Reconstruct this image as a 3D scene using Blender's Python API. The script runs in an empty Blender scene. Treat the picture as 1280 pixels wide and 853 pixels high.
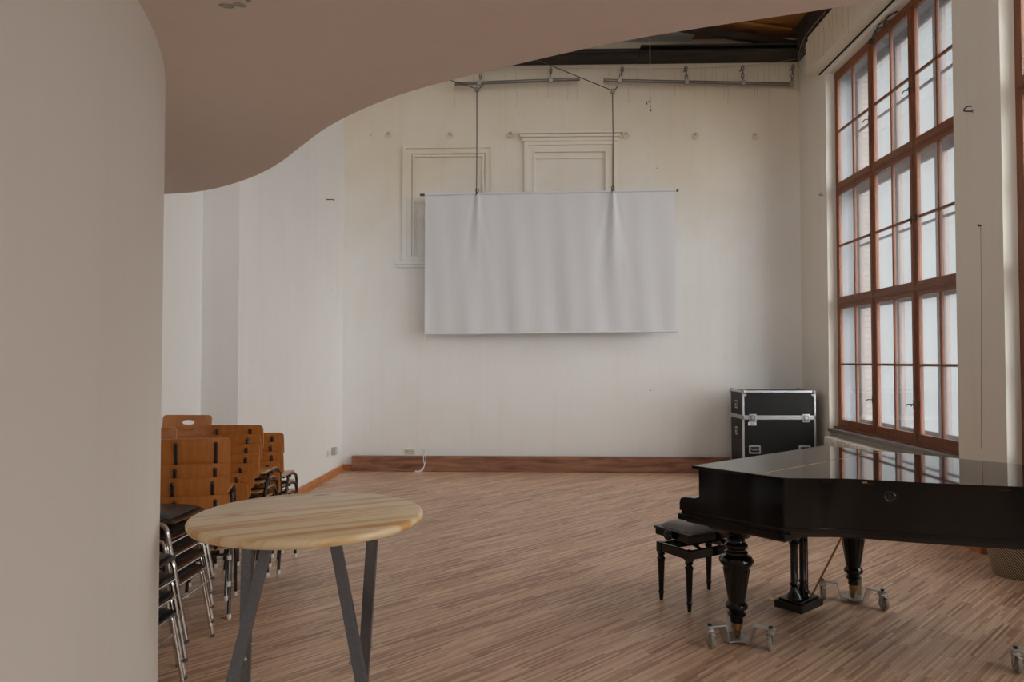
import bpy, bmesh, math, random
from mathutils import Vector, Matrix
random.seed(7)
PI = math.pi
sc = bpy.context.scene
COL = sc.collection

# ------------------------------------------------------------------ helpers
class MB:
    """collects shapes in one bmesh; build() links them as ONE mesh object"""
    def __init__(s):
        s.bm = bmesh.new(); s.wn = False
    def box(s, x0, x1, y0, y1, z0, z1, bev=0.0, M=None, seg=2):
        r = bmesh.ops.create_cube(s.bm, size=1)
        vs = r['verts']
        T = Matrix.Translation(((x0+x1)/2, (y0+y1)/2, (z0+z1)/2)) @ Matrix.Diagonal((abs(x1-x0), abs(y1-y0), abs(z1-z0), 1))
        bmesh.ops.transform(s.bm, matrix=T, verts=vs)
        if bev > 0:
            s.wn = True
            es = list({e for v in vs for e in v.link_edges})
            r2 = bmesh.ops.bevel(s.bm, geom=es, offset=bev, segments=seg, affect='EDGES', profile=0.5)
            vs = list({v for f in r2['faces'] for v in f.verts} | {v for v in vs if v.is_valid})
            # gather whole island
            seen = set(vs); st = list(vs)
            while st:
                v = st.pop()
                for e in v.link_edges:
                    o = e.other_vert(v)
                    if o not in seen: seen.add(o); st.append(o)
            vs = list(seen)
        if M is not None: bmesh.ops.transform(s.bm, matrix=M, verts=vs)
        return s
    def bar(s, p, q, w, d, bev=0.0, upv=(0, 0, 1)):
        p = Vector(p); q = Vector(q); z = (q-p); L = z.length; z.normalize()
        u = Vector(upv)
        if abs(u.dot(z)) > .98: u = Vector((0, 1, 0))
        x = u.cross(z).normalized(); y = z.cross(x)
        M = Matrix((x, y, z)).transposed().to_4x4(); M.translation = (p+q)/2
        return s.box(-w/2, w/2, -d/2, d/2, -L/2, L/2, bev, M)
    def lathe(s, prof, seg=24, M=None, facet=None):
        rings = []
        for r, z in prof:
            ring = []
            for k in range(seg):
                a = 2*PI*k/seg
                ring.append(s.bm.verts.new((r*math.cos(a), r*math.sin(a), z)))
            rings.append(ring)
        for a, b in zip(rings, rings[1:]):
            for k in range(seg):
                s.bm.faces.new((a[k], a[(k+1) % seg], b[(k+1) % seg], b[k]))
        s.bm.faces.new(list(reversed(rings[0]))); s.bm.faces.new(rings[-1])
        if M is not None:
            bmesh.ops.transform(s.bm, matrix=M, verts=[v for r in rings for v in r])
        return s
    def cyl(s, p, q, r, seg=16, r2=None):
        p = Vector(p); q = Vector(q); z = q-p; L = z.length
        M = z.to_track_quat('Z', 'Y').to_matrix().to_4x4(); M.translation = p
        return s.lathe([(r, 0), (r if r2 is None else r2, L)], seg, M)
    def tube(s, pts, r, seg=10, smooth=0, closed=False):
        P = [Vector(p) for p in pts]
        if smooth: P = catmull(P, smooth, closed)
        n = len(P); rings = []
        prev = None
        for i, p in enumerate(P):
            if closed: t = (P[(i+1) % n]-P[i-1])
            else: t = (P[min(i+1, n-1)]-P[max(i-1, 0)])
            t.normalize()
            if prev is None:
                a = Vector((0, 0, 1)) if abs(t.z) < .9 else Vector((1, 0, 0))
                x = a.cross(t).normalized()
            else:
                x = (prev - t*prev.dot(t)).normalized()
            prev = x; y = t.cross(x)
            rings.append([s.bm.verts.new(p+x*(r*math.cos(2*PI*k/seg))+y*(r*math.sin(2*PI*k/seg))) for k in range(seg)])
        pairs = list(zip(rings, rings[1:])) + ([(rings[-1], rings[0])] if closed else [])
        for a, b in pairs:
            for k in range(seg):
                s.bm.faces.new((a[k], a[(k+1) % seg], b[(k+1) % seg], b[k]))
        if not closed:
            s.bm.faces.new(list(reversed(rings[0]))); s.bm.faces.new(rings[-1])
        return s
    def prism(s, pts, z0, z1, M=None, bev=0.0, seg=2):
        """polygon in XY extruded along Z"""
        a = [s.bm.verts.new((x, y, z0)) for x, y in pts]
        b = [s.bm.verts.new((x, y, z1)) for x, y in pts]
        n = len(pts)
        top = s.bm.faces.new(b); bot = s.bm.faces.new(list(reversed(a)))
        fs = [top, bot]
        for k in range(n):
            fs.append(s.bm.faces.new((a[k], a[(k+1) % n], b[(k+1) % n], b[k])))
        vs = a+b
        if bev > 0:
            s.wn = True
            es = list(top.edges)+list(bot.edges)
            r2 = bmesh.ops.bevel(s.bm, geom=es, offset=bev, segments=seg, affect='EDGES', profile=0.5)
            seen = set(v for v in vs if v.is_valid) | {v for f in r2['faces'] for v in f.verts}
            st = list(seen)
            while st:
                v = st.pop()
                for e in v.link_edges:
                    o = e.other_vert(v)
                    if o not in seen: seen.add(o); st.append(o)
            vs = list(seen)
        if M is not None: bmesh.ops.transform(s.bm, matrix=M, verts=vs)
        return s
    def grid(s, fn, nu, nv, th=0.0):
        """surface fn(u,v)->(point); th thickens along normal fn2"""
        G = [[Vector(fn(i/nu, j/nv)) for j in range(nv+1)] for i in range(nu+1)]
        def nrm(i, j):
            a = G[min(i+1, nu)][j]-G[max(i-1, 0)][j]; b = G[i][min(j+1, nv)]-G[i][max(j-1, 0)]
            return a.cross(b).normalized()
        A = [[s.bm.verts.new(G[i][j]) for j in range(nv+1)] for i in range(nu+1)]
        for i in range(nu):
            for j in range(nv):
                s.bm.faces.new((A[i][j], A[i+1][j], A[i+1][j+1], A[i][j+1]))
        if th:
            B = [[s.bm.verts.new(G[i][j]-nrm(i, j)*th) for j in range(nv+1)] for i in range(nu+1)]
            for i in range(nu):
                for j in range(nv):
                    s.bm.faces.new((B[i][j+1], B[i+1][j+1], B[i+1][j], B[i][j]))
            for i in range(nu):
                s.bm.faces.new((A[i+1][0], A[i][0], B[i][0], B[i+1][0]))
                s.bm.faces.new((A[i][nv], A[i+1][nv], B[i+1][nv], B[i][nv]))
            for j in range(nv):
                s.bm.faces.new((A[0][j], A[0][j+1], B[0][j+1], B[0][j]))
                s.bm.faces.new((A[nu][j+1], A[nu][j], B[nu][j], B[nu][j+1]))
        return s
    def sphere(s, c, r, seg=12, sc3=(1, 1, 1)):
        r_ = bmesh.ops.create_uvsphere(s.bm, u_segments=seg, v_segments=max(6, seg//2), radius=r)
        bmesh.ops.transform(s.bm, matrix=Matrix.Translation(c) @ Matrix.Diagonal((*sc3, 1)), verts=r_['verts'])
        return s
    def build(s, name, mat, parent=None, smooth=True, M=None, ang=35):
        bmesh.ops.recalc_face_normals(s.bm, faces=s.bm.faces[:])
        if M is not None: bmesh.ops.transform(s.bm, matrix=M, verts=s.bm.verts[:])
        me = bpy.data.meshes.new(name)
        if smooth:
            for f in s.bm.faces: f.smooth = True
            lim = math.radians(ang)
            for e in s.bm.edges:
                if len(e.link_faces) == 2:
                    if e.calc_face_angle(0) > lim: e.smooth = False
        s.bm.to_mesh(me); s.bm.free()
        me.materials.append(mat)
        o = bpy.data.objects.new(name, me); COL.objects.link(o)
        if parent is not None: o.parent = parent
        if s.wn and smooth:
            w_ = o.modifiers.new('even_normals', 'WEIGHTED_NORMAL'); w_.keep_sharp = True; w_.weight = 100
        return o

def catmull(P, n, closed=False):
    out = []; m = len(P)
    for i in range(m if closed else m-1):
        if closed: a, b, c, d = P[i-1], P[i], P[(i+1) % m], P[(i+2) % m]
        else: a, b, c, d = P[max(i-1, 0)], P[i], P[i+1], P[min(i+2, m-1)]
        for k in range(n):
            t = k/n
            out.append(.5*((2*b)+(c-a)*t+(2*a-5*b+4*c-d)*t*t+(3*b-a-3*c+d)*t**3))
    if not closed: out.append(P[-1])
    return out
def cat2(P, n):
    return [(v.x, v.y) for v in catmull([Vector((x, y, 0)) for x, y in P], n)]

def tag(o, label=None, cat=None, group=None, kind=None):
    if label: o['label'] = label
    if cat: o['category'] = cat
    if group: o['group'] = group
    if kind: o['kind'] = kind
    return o
def empty(name, label, cat, loc=(0, 0, 0), rz=0, group=None):
    o = bpy.data.objects.new(name, None); COL.objects.link(o)
    o.location = loc; o.rotation_euler = (0, 0, rz); o.empty_display_size = .1
    return tag(o, label, cat, group)
def struct(o): o['kind'] = 'structure'; return o
def copy_tree(o, parent=None):
    c = o.copy(); COL.objects.link(c)
    if parent is not None: c.parent = parent
    for ch in [x for x in COL.objects if x.parent == o]:
        copy_tree(ch, c)
    return c

# ------------------------------------------------------------------ materials
def new_mat(name):
    m = bpy.data.materials.new(name); m.use_nodes = True
    nt = m.node_tree; nt.nodes.clear()
    out = nt.nodes.new('ShaderNodeOutputMaterial')
    return m, nt, out
def N(nt, t, **kw):
    n = nt.nodes.new(t)
    for k, v in kw.items():
        if k in ('operation', 'blend_type', 'data_type', 'noise_dimensions', 'feature', 'interpolation_type', 'distribution', 'wave_type', 'bands_direction'): setattr(n, k, v)
        else: n.inputs[k].default_value = v
    return n
def L(nt, a, b): nt.links.new(a, b)
def c4(c): return (c[0], c[1], c[2], 1)
def simple(name, col, rough=.5, metal=0., var=.06, scale=8., coat=0., bump=0., bscale=60., spec=.5, rvar=.0):
    m, nt, out = new_mat(name)
    b = N(nt, 'ShaderNodeBsdfPrincipled', Roughness=rough, Metallic=metal)
    b.inputs['Coat Weight'].default_value = coat
    b.inputs['Specular IOR Level'].default_value = spec
    tc = N(nt, 'ShaderNodeTexCoord')
    no = N(nt, 'ShaderNodeTexNoise', Scale=scale, Detail=5.)
    L(nt, tc.outputs['Object'], no.inputs['Vector'])
    mx = N(nt, 'ShaderNodeMix', data_type='RGBA')
    mx.inputs['A'].default_value = c4([c*(1-var) for c in col]); mx.inputs['B'].default_value = c4([min(1, c*(1+var)) for c in col])
    L(nt, no.outputs['Fac'], mx.inputs['Factor']); L(nt, mx.outputs['Result'], b.inputs['Base Color'])
    if rvar:
        mr = N(nt, 'ShaderNodeMapRange'); mr.inputs['To Min'].default_value = rough-rvar; mr.inputs['To Max'].default_value = rough+rvar
        L(nt, no.outputs['Fac'], mr.inputs['Value']); L(nt, mr.outputs['Result'], b.inputs['Roughness'])
    if bump:
        n2 = N(nt, 'ShaderNodeTexNoise', Scale=bscale, Detail=4.); L(nt, tc.outputs['Object'], n2.inputs['Vector'])
        bp = N(nt, 'ShaderNodeBump', Strength=bump, Distance=.01); L(nt, n2.outputs['Fac'], bp.inputs['Height']); L(nt, bp.outputs['Normal'], b.inputs['Normal'])
    L(nt, b.outputs[0], out.inputs[0])
    return m
def wood(name, dark, light, axis='X', scale=3., stretch=14., rough=.4, coat=0., rings=6., bump=.05, blot=None):
    m, nt, out = new_mat(name)
    b = N(nt, 'ShaderNodeBsdfPrincipled', Roughness=rough); b.inputs['Coat Weight'].default_value = coat
    tc = N(nt, 'ShaderNodeTexCoord'); mp = N(nt, 'ShaderNodeMapping')
    s = {'X': (1, stretch, stretch), 'Y': (stretch, 1, stretch), 'Z': (stretch, stretch, 1)}[axis]
    mp.inputs['Scale'].default_value = s
    L(nt, tc.outputs['Object'], mp.inputs['Vector'])
    n1 = N(nt, 'ShaderNodeTexNoise', Scale=scale, Detail=8., Roughness=.6, Distortion=.6); L(nt, mp.outputs[0], n1.inputs['Vector'])
    n2 = N(nt, 'ShaderNodeTexNoise', Scale=1.3, Detail=3.); L(nt, tc.outputs['Object'], n2.inputs['Vector'])
    cr = N(nt, 'ShaderNodeValToRGB'); cr.color_ramp.elements[0].position = .3; cr.color_ramp.elements[1].position = .7
    cr.color_ramp.elements[0].color = c4(dark); cr.color_ramp.elements[1].color = c4(light)
    ad = N(nt, 'ShaderNodeMath', operation='MULTIPLY_ADD'); ad.inputs[1].default_value = .35; L(nt, n2.outputs['Fac'], ad.inputs[0])
    sb = N(nt, 'ShaderNodeMath', operation='ADD'); sb.inputs[1].default_value = -.175
    L(nt, n1.outputs['Fac'], ad.inputs[2]); L(nt, ad.outputs[0], sb.inputs[0]); L(nt, sb.outputs[0], cr.inputs[0])
    L(nt, cr.outputs[0], b.inputs['Base Color'])
    if bump:
        bp = N(nt, 'ShaderNodeBump', Strength=bump, Distance=.005); L(nt, n1.outputs['Fac'], bp.inputs['Height']); L(nt, bp.outputs['Normal'], b.inputs['Normal'])
    L(nt, b.outputs[0], out.inputs[0])
    return m

def wall_mat(name, col, stain, amount=.5, high=None):
    """lime-washed plaster: soft blotches, grime, hairline cracks, yellowing that grows with height (part age, part light put into the colour)"""
    m, nt, out = new_mat(name)
    b = N(nt, 'ShaderNodeBsdfPrincipled', Roughness=.85); b.inputs['Specular IOR Level'].default_value = .25
    tc = N(nt, 'ShaderNodeTexCoord')
    n1 = N(nt, 'ShaderNodeTexNoise', Scale=.7, Detail=6., Roughness=.6); L(nt, tc.outputs['Object'], n1.inputs['Vector'])
    mp = N(nt, 'ShaderNodeMapping'); mp.inputs['Scale'].default_value = (9, 9, .5); L(nt, tc.outputs['Object'], mp.inputs['Vector'])
    n2 = N(nt, 'ShaderNodeTexNoise', Scale=1., Detail=6.); L(nt, mp.outputs[0], n2.inputs['Vector'])
    cr = N(nt, 'ShaderNodeValToRGB'); cr.color_ramp.elements[0].position = .4; cr.color_ramp.elements[1].position = .75
    L(nt, n1.outputs['Fac'], cr.inputs[0])
    fac = N(nt, 'ShaderNodeMath', operation='MULTIPLY'); fac.inputs[1].default_value = amount
    L(nt, cr.outputs[0], fac.inputs[0])
    last = fac.outputs[0]
    if high:
        sp = N(nt, 'ShaderNodeSeparateXYZ'); L(nt, tc.outputs['Object'], sp.inputs[0])
        mr = N(nt, 'ShaderNodeMapRange', interpolation_type='SMOOTHSTEP'); mr.inputs['From Min'].default_value = high[0]; mr.inputs['From Max'].default_value = high[1]
        mr.inputs['To Max'].default_value = high[2]
        wob = N(nt, 'ShaderNodeMath', operation='MULTIPLY_ADD'); wob.inputs[1].default_value = 1.6
        L(nt, n1.outputs['Fac'], wob.inputs[0]); L(nt, sp.outputs['Z'], wob.inputs[2]); L(nt, wob.outputs[0], mr.inputs['Value'])
        a = N(nt, 'ShaderNodeMath', operation='ADD'); a.use_clamp = True; L(nt, last, a.inputs[0]); L(nt, mr.outputs[0], a.inputs[1]); last = a.outputs[0]
    mx = N(nt, 'ShaderNodeMix', data_type='RGBA'); mx.inputs['A'].default_value = c4(col); mx.inputs['B'].default_value = c4(stain)
    L(nt, last, mx.inputs['Factor'])
    m2 = N(nt, 'ShaderNodeMix', data_type='RGBA', blend_type='MULTIPLY'); m2.inputs['Factor'].default_value = 1
    c2 = N(nt, 'ShaderNodeValToRGB'); c2.color_ramp.elements[0].position = .25; c2.color_ramp.elements[0].color = (.975, .97, .96, 1); c2.color_ramp.elements[1].position = .5; c2.color_ramp.elements[1].color = (1, 1, 1, 1)
    L(nt, n2.outputs['Fac'], c2.inputs[0]); L(nt, mx.outputs['Result'], m2.inputs['A']); L(nt, c2.outputs[0], m2.inputs['B'])
    # tiny nicks
    vo = N(nt, 'ShaderNodeTexVoronoi', Scale=2.2); L(nt, tc.outputs['Object'], vo.inputs['Vector'])
    lt = N(nt, 'ShaderNodeMath', operation='LESS_THAN'); lt.inputs[1].default_value = .022; L(nt, vo.outputs['Distance'], lt.inputs[0])
    m3 = N(nt, 'ShaderNodeMix', data_type='RGBA'); m3.inputs['B'].default_value = (.45, .38, .3, 1)
    L(nt, lt.outputs[0], m3.inputs['Factor']); L(nt, m2.outputs['Result'], m3.inputs['A'])
    L(nt, m3.outputs['Result'], b.inputs['Base Color'])
    n3 = N(nt, 'ShaderNodeTexNoise', Scale=14., Detail=6.); L(nt, tc.outputs['Object'], n3.inputs['Vector'])
    bp = N(nt, 'ShaderNodeBump', Strength=.12, Distance=.01); L(nt, n3.outputs['Fac'], bp.inputs['Height']); L(nt, bp.outputs['Normal'], b.inputs['Normal'])
    L(nt, b.outputs[0], out.inputs[0])
    return m

def floor_mat():
    m, nt, out = new_mat('industrial parquet')
    b = N(nt, 'ShaderNodeBsdfPrincipled')
    tc = N(nt, 'ShaderNodeTexCoord'); mp = N(nt, 'ShaderNodeMapping'); mp.inputs['Rotation'].default_value = (0, 0, -PI/4)
    L(nt, tc.outputs['Object'], mp.inputs['Vector'])
    sp = N(nt, 'ShaderNodeSeparateXYZ'); L(nt, mp.outputs[0], sp.inputs[0])
    def M_(op, a, bv=None, cv=None):
        n = N(nt, 'ShaderNodeMath', operation=op)
        for i, v in enumerate((a, bv, cv)):
            if v is None: continue
            if hasattr(v, 'is_linked') or hasattr(v, 'links'): L(nt, v, n.inputs[i])
            else: n.inputs[i].default_value = v
        return n.outputs[0]
    X, Y = sp.outputs['X'], sp.outputs['Y']
    def cells(w, ln, seed, gap):
        yr = M_('DIVIDE', Y, w); row = M_('FLOOR', yr); fy = M_('FRACT', yr)
        wn = N(nt, 'ShaderNodeTexWhiteNoise', noise_dimensions='2D') if False else nt.nodes.new('ShaderNodeTexWhiteNoise')
        wn.noise_dimensions = '2D'
        cb = N(nt, 'ShaderNodeCombineXYZ'); L(nt, row, cb.inputs[0]); cb.inputs[1].default_value = seed
        L(nt, cb.outputs[0], wn.inputs['Vector'])
        xr = M_('ADD', M_('DIVIDE', X, ln), wn.outputs['Value']); ci = M_('FLOOR', xr); fx = M_('FRACT', xr)
        w2 = nt.nodes.new('ShaderNodeTexWhiteNoise'); w2.noise_dimensions = '2D'
        c2 = N(nt, 'ShaderNodeCombineXYZ'); L(nt, row, c2.inputs[0]); L(nt, M_('ADD', ci, seed*3.7), c2.inputs[1]); L(nt, c2.outputs[0], w2.inputs['Vector'])
        g = M_('MAXIMUM', M_('LESS_THAN', fy, gap), M_('LESS_THAN', fx, gap*w/ln*1.0))
        return w2.outputs['Value'], g
    v1, g1 = cells(.0155, .36, 1.3, .09)
    v2, g2 = cells(.1085, .72, 5.1, .012)
    ng = N(nt, 'ShaderNodeTexNoise', Scale=1., Detail=5.)
    mpg = N(nt, 'ShaderNodeMapping'); mpg.inputs['Scale'].default_value = (4, 130, 1); L(nt, mp.outputs[0], mpg.inputs['Vector']); L(nt, mpg.outputs[0], ng.inputs['Vector'])
    val = M_('ADD', M_('ADD', M_('MULTIPLY', v1, .52), M_('MULTIPLY', v2, .2)), M_('MULTIPLY', ng.outputs['Fac'], .45))
    cr = N(nt, 'ShaderNodeValToRGB'); e = cr.color_ramp.elements
    e[0].position = .2; e[0].color = (.27, .142, .088, 1); e[1].position = .95; e[1].color = (.78, .54, .37, 1)
    k = cr.color_ramp.elements.new(.55); k.color = (.54, .335, .22, 1)
    L(nt, val, cr.inputs[0])
    mg = N(nt, 'ShaderNodeMix', data_type='RGBA', blend_type='MULTIPLY'); mg.inputs['B'].default_value = (.66, .62, .60, 1)
    L(nt, M_('MAXIMUM', g1, g2), mg.inputs['Factor']); L(nt, cr.outputs[0], mg.inputs['A'])
    L(nt, mg.outputs['Result'], b.inputs['Base Color'])
    nr = N(nt, 'ShaderNodeTexNoise', Scale=2.5, Detail=6.); L(nt, tc.outputs['Object'], nr.inputs['Vector'])
    mr = N(nt, 'ShaderNodeMapRange'); mr.inputs['To Min'].default_value = .30; mr.inputs['To Max'].default_value = .5; L(nt, nr.outputs['Fac'], mr.inputs['Value'])
    L(nt, mr.outputs[0], b.inputs['Roughness'])
    bp = N(nt, 'ShaderNodeBump', Strength=.12, Distance=.002); bp.invert = True
    L(nt, g1, bp.inputs['Height']); L(nt, bp.outputs['Normal'], b.inputs['Normal'])
    L(nt, b.outputs[0], out.inputs[0])
    return m

def pine_mat():
    m, nt, out = new_mat('lacquered pine boards')
    b = N(nt, 'ShaderNodeBsdfPrincipled', Roughness=.33)
    tc = N(nt, 'ShaderNodeTexCoord'); mp = N(nt, 'ShaderNodeMapping'); mp.inputs['Rotation'].default_value = (0, 0, math.radians(-31))
    L(nt, tc.outputs['Object'], mp.inputs['Vector'])
    mp2 = N(nt, 'ShaderNodeMapping'); mp2.inputs['Scale'].default_value = (.5, 10, 4); L(nt, mp.outputs[0], mp2.inputs['Vector'])
    n1 = N(nt, 'ShaderNodeTexNoise', Scale=1.9, Detail=6., Distortion=.4, Roughness=.55); L(nt, mp2.outputs[0], n1.inputs['Vector'])
    sp = N(nt, 'ShaderNodeSeparateXYZ'); L(nt, mp.outputs[0], sp.inputs[0])
    dv = N(nt, 'ShaderNodeMath', operation='DIVIDE'); dv.inputs[1].default_value = .085; L(nt, sp.outputs['Y'], dv.inputs[0])
    fl = N(nt, 'ShaderNodeMath', operation='FLOOR'); L(nt, dv.outputs[0], fl.inputs[0])
    wn = nt.nodes.new('ShaderNodeTexWhiteNoise'); wn.noise_dimensions = '1D'; L(nt, fl.outputs[0], wn.inputs['W'])
    ml = N(nt, 'ShaderNodeMath', operation='MULTIPLY_ADD'); ml.inputs[1].default_value = .14; L(nt, wn.outputs['Value'], ml.inputs[0]); L(nt, n1.outputs['Fac'], ml.inputs[2])
    cr = N(nt, 'ShaderNodeValToRGB'); e = cr.color_ramp.elements
    e[0].position = .43; e[0].color = (.64, .35, .13, 1); e[1].position = .58; e[1].color = (.82, .66, .42, 1)
    k = e.new(.50); k.color = (.76, .52, .26, 1)
    L(nt, ml.outputs[0], cr.inputs[0])
    # knots
    mk = N(nt, 'ShaderNodeMapping'); mk.inputs['Scale'].default_value = (2.2, 5.5, .1); L(nt, mp.outputs[0], mk.inputs['Vector'])
    vo = N(nt, 'ShaderNodeTexVoronoi', Scale=1.35); L(nt, mk.outputs[0], vo.inputs['Vector'])
    kr = N(nt, 'ShaderNodeMapRange', interpolation_type='SMOOTHSTEP'); kr.inputs['From Min'].default_value = .05; kr.inputs['From Max'].default_value = .17; kr.inputs['To Min'].default_value = .9; kr.inputs['To Max'].default_value = 0
    L(nt, vo.outputs['Distance'], kr.inputs['Value'])
    mx = N(nt, 'ShaderNodeMix', data_type='RGBA'); mx.inputs['B'].default_value = (.36, .15, .07, 1)
    L(nt, kr.outputs[0], mx.inputs['Factor']); L(nt, cr.outputs[0], mx.inputs['A']); L(nt, mx.outputs['Result'], b.inputs['Base Color'])
    L(nt, b.outputs[0], out.inputs[0])
    return m

def glass_mat(name, clear=.93, veil=(.75, .78, .82)):
    m, nt, out = new_mat(name)
    tr = N(nt, 'ShaderNodeBsdfTransparent'); tr.inputs['Color'].default_value = (.97, .98, .98, 1)
    df = N(nt, 'ShaderNodeBsdfTranslucent'); df.inputs['Color'].default_value = c4(veil)
    gl = N(nt, 'ShaderNodeBsdfGlossy', Roughness=.03); gl.inputs['Color'].default_value = (1, 1, 1, 1)
    tc = N(nt, 'ShaderNodeTexCoord'); no = N(nt, 'ShaderNodeTexNoise', Scale=2.5, Detail=5.); L(nt, tc.outputs['Object'], no.inputs['Vector'])
    mr = N(nt, 'ShaderNodeMapRange'); mr.inputs['To Min'].default_value = 1-clear-.025; mr.inputs['To Max'].default_value = 1-clear+.025; L(nt, no.outputs['Fac'], mr.inputs['Value'])
    m1 = N(nt, 'ShaderNodeMixShader'); L(nt, mr.outputs[0], m1.inputs[0]); L(nt, tr.outputs[0], m1.inputs[1]); L(nt, df.outputs[0], m1.inputs[2])
    # Schlick reflectance, the same from both sides of the pane
    lw = nt.nodes.new('ShaderNodeLayerWeight'); lw.inputs['Blend'].default_value = .5
    pw_ = N(nt, 'ShaderNodeMath', operation='POWER'); pw_.inputs[1].default_value = 5; L(nt, lw.outputs['Facing'], pw_.inputs[0])
    fr = N(nt, 'ShaderNodeMath', operation='MULTIPLY_ADD'); fr.inputs[1].default_value = .9; fr.inputs[2].default_value = .03; L(nt, pw_.outputs[0], fr.inputs[0]); m2 = N(nt, 'ShaderNodeMixShader')
    L(nt, fr.outputs[0], m2.inputs[0]); L(nt, m1.outputs[0], m2.inputs[1]); L(nt, gl.outputs[0], m2.inputs[2])
    L(nt, m2.outputs[0], out.inputs[0])
    return m

def fabric_mat():
    m, nt, out = new_mat('thin white sheet')
    b = N(nt, 'ShaderNodeBsdfPrincipled', Roughness=.8); b.inputs['Base Color'].default_value = (.80, .805, .84, 1)
    b.inputs['Specular IOR Level'].default_value = .2
    tl = N(nt, 'ShaderNodeBsdfTranslucent'); tl.inputs['Color'].default_value = (.78, .78, .81, 1)
    mx = N(nt, 'ShaderNodeMixShader'); mx.inputs[0].default_value = .15
    tc = N(nt, 'ShaderNodeTexCoord'); mp = N(nt, 'ShaderNodeMapping'); mp.inputs['Scale'].default_value = (9, 1, 1.1); L(nt, tc.outputs['Object'], mp.inputs['Vector'])
    no = N(nt, 'ShaderNodeTexNoise', Scale=1.6, Detail=4.); L(nt, mp.outputs[0], no.inputs['Vector'])
    bp = N(nt, 'ShaderNodeBump', Strength=.14, Distance=.02); L(nt, no.outputs['Fac'], bp.inputs['Height']); L(nt, bp.outputs['Normal'], b.inputs['Normal'])
    L(nt, b.outputs[0], mx.inputs[1]); L(nt, tl.outputs[0], mx.inputs[2]); L(nt, mx.outputs[0], out.inputs[0])
    return m

def brick_mat():
    m, nt, out = new_mat('pale brick')
    b = N(nt, 'ShaderNodeBsdfPrincipled', Roughness=.9)
    tc = N(nt, 'ShaderNodeTexCoord'); mp = N(nt, 'ShaderNodeMapping'); mp.inputs['Rotation'].default_value = (PI/2, 0, 0); L(nt, tc.outputs['Object'], mp.inputs['Vector'])
    br = N(nt, 'ShaderNodeTexBrick', Scale=1.); br.inputs['Brick Width'].default_value = .25; br.inputs['Row Height'].default_value = .077; br.inputs['Mortar Size'].default_value = .008
    br.inputs['Color1'].default_value = (.25, .20, .165, 1); br.inputs['Color2'].default_value = (.19, .15, .12, 1); br.inputs['Mortar'].default_value = (.12, .11, .10, 1)
    L(nt, mp.outputs[0], br.inputs['Vector']); L(nt, br.outputs['Color'], b.inputs['Base Color']); L(nt, b.outputs[0], out.inputs[0])
    return m

def wicker_mat():
    m, nt, out = new_mat('woven basket')
    b = N(nt, 'ShaderNodeBsdfPrincipled', Roughness=.75)
    tc = N(nt, 'ShaderNodeTexCoord')
    # diagonal twill in cylindrical coordinates
    sp = N(nt, 'ShaderNodeSeparateXYZ'); L(nt, tc.outputs['Object'], sp.inputs[0])
    at = N(nt, 'ShaderNodeMath', operation='ARCTAN2'); L(nt, sp.outputs['Y'], at.inputs[0]); L(nt, sp.outputs['X'], at.inputs[1])
    a = N(nt, 'ShaderNodeMath', operation='MULTIPLY'); a.inputs[1].default_value = 9; L(nt, at.outputs[0], a.inputs[0])
    z = N(nt, 'ShaderNodeMath', operation='MULTIPLY_ADD'); z.inputs[1].default_value = 42; L(nt, sp.outputs['Z'], z.inputs[0]); L(nt, a.outputs[0], z.inputs[2])
    fr = N(nt, 'ShaderNodeMath', operation='FRACT'); L(nt, z.outputs[0], fr.inputs[0])
    gt = N(nt, 'ShaderNodeMath', operation='GREATER_THAN'); gt.inputs[1].default_value = .42; L(nt, fr.outputs[0], gt.inputs[0])
    mx = N(nt, 'ShaderNodeMix', data_type='RGBA'); mx.inputs['A'].default_value = (.05, .04, .035, 1); mx.inputs['B'].default_value = (.42, .34, .25, 1)
    L(nt, gt.outputs[0], mx.inputs['Factor']); L(nt, mx.outputs['Result'], b.inputs['Base Color'])
    bp = N(nt, 'ShaderNodeBump', Strength=.5, Distance=.004); L(nt, fr.outputs[0], bp.inputs['Height']); L(nt, bp.outputs['Normal'], b.inputs['Normal'])
    L(nt, b.outputs[0], out.inputs[0])
    return m

WALL = wall_mat('old plaster white', (.80, .79, .775), (.72, .66, .58), .25)
WALLB = wall_mat('old plaster back wall', (.84, .85, .85), (.72, .63, .49), .22, (3.6, 6.6, .9))  # yellower towards the top: partly real dirt, partly warmer light painted in
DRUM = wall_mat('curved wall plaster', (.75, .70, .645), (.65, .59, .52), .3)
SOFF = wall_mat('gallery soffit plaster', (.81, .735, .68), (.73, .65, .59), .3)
FLOOR = floor_mat()
BOARD = wood('orange skirting', (.42, .14, .04), (.60, .25, .085), 'Y', 4, 10, .4)
BEAM = wood('old beam', (.12, .045, .026), (.40, .185, .11), 'X', 1.6, 9, .6, bump=.4)
WINW = wood('window varnished wood', (.15, .045, .018), (.30, .105, .042), 'Z', 3, 12, .45)
WINH = wood('window varnished rail', (.12, .038, .016), (.26, .085, .035), 'Y', 3, 12, .45)
OUTW = wood('outer window weathered wood', (.09, .05, .04), (.17, .105, .085), 'Z', 3, 10, .6)
JAMB = simple('grey painted box jamb', (.20, .21, .24), .5)
GLASS = glass_mat('inner glass', .955)
GLASS2 = glass_mat('outer glass', .955)
BRICK = brick_mat()
STONE = simple('grey stone sill', (.22, .20, .19), .5, var=.2, bump=.1)
RAD = simple('cream enamel radiator', (.76, .72, .64), .35)
DARK = wood('blackened timber', (.010, .007, .006), (.045, .03, .022), 'X', 2, 8, .8, bump=.3)
PLYC = wood('orange roof boards', (.30, .12, .03), (.46, .21, .06), 'X', 1.5, 3, .6)
BLACK = simple('piano black lacquer', (.0045, .0040, .0042), .09, 0, .1, 3, spec=.38, rvar=.03)
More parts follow.
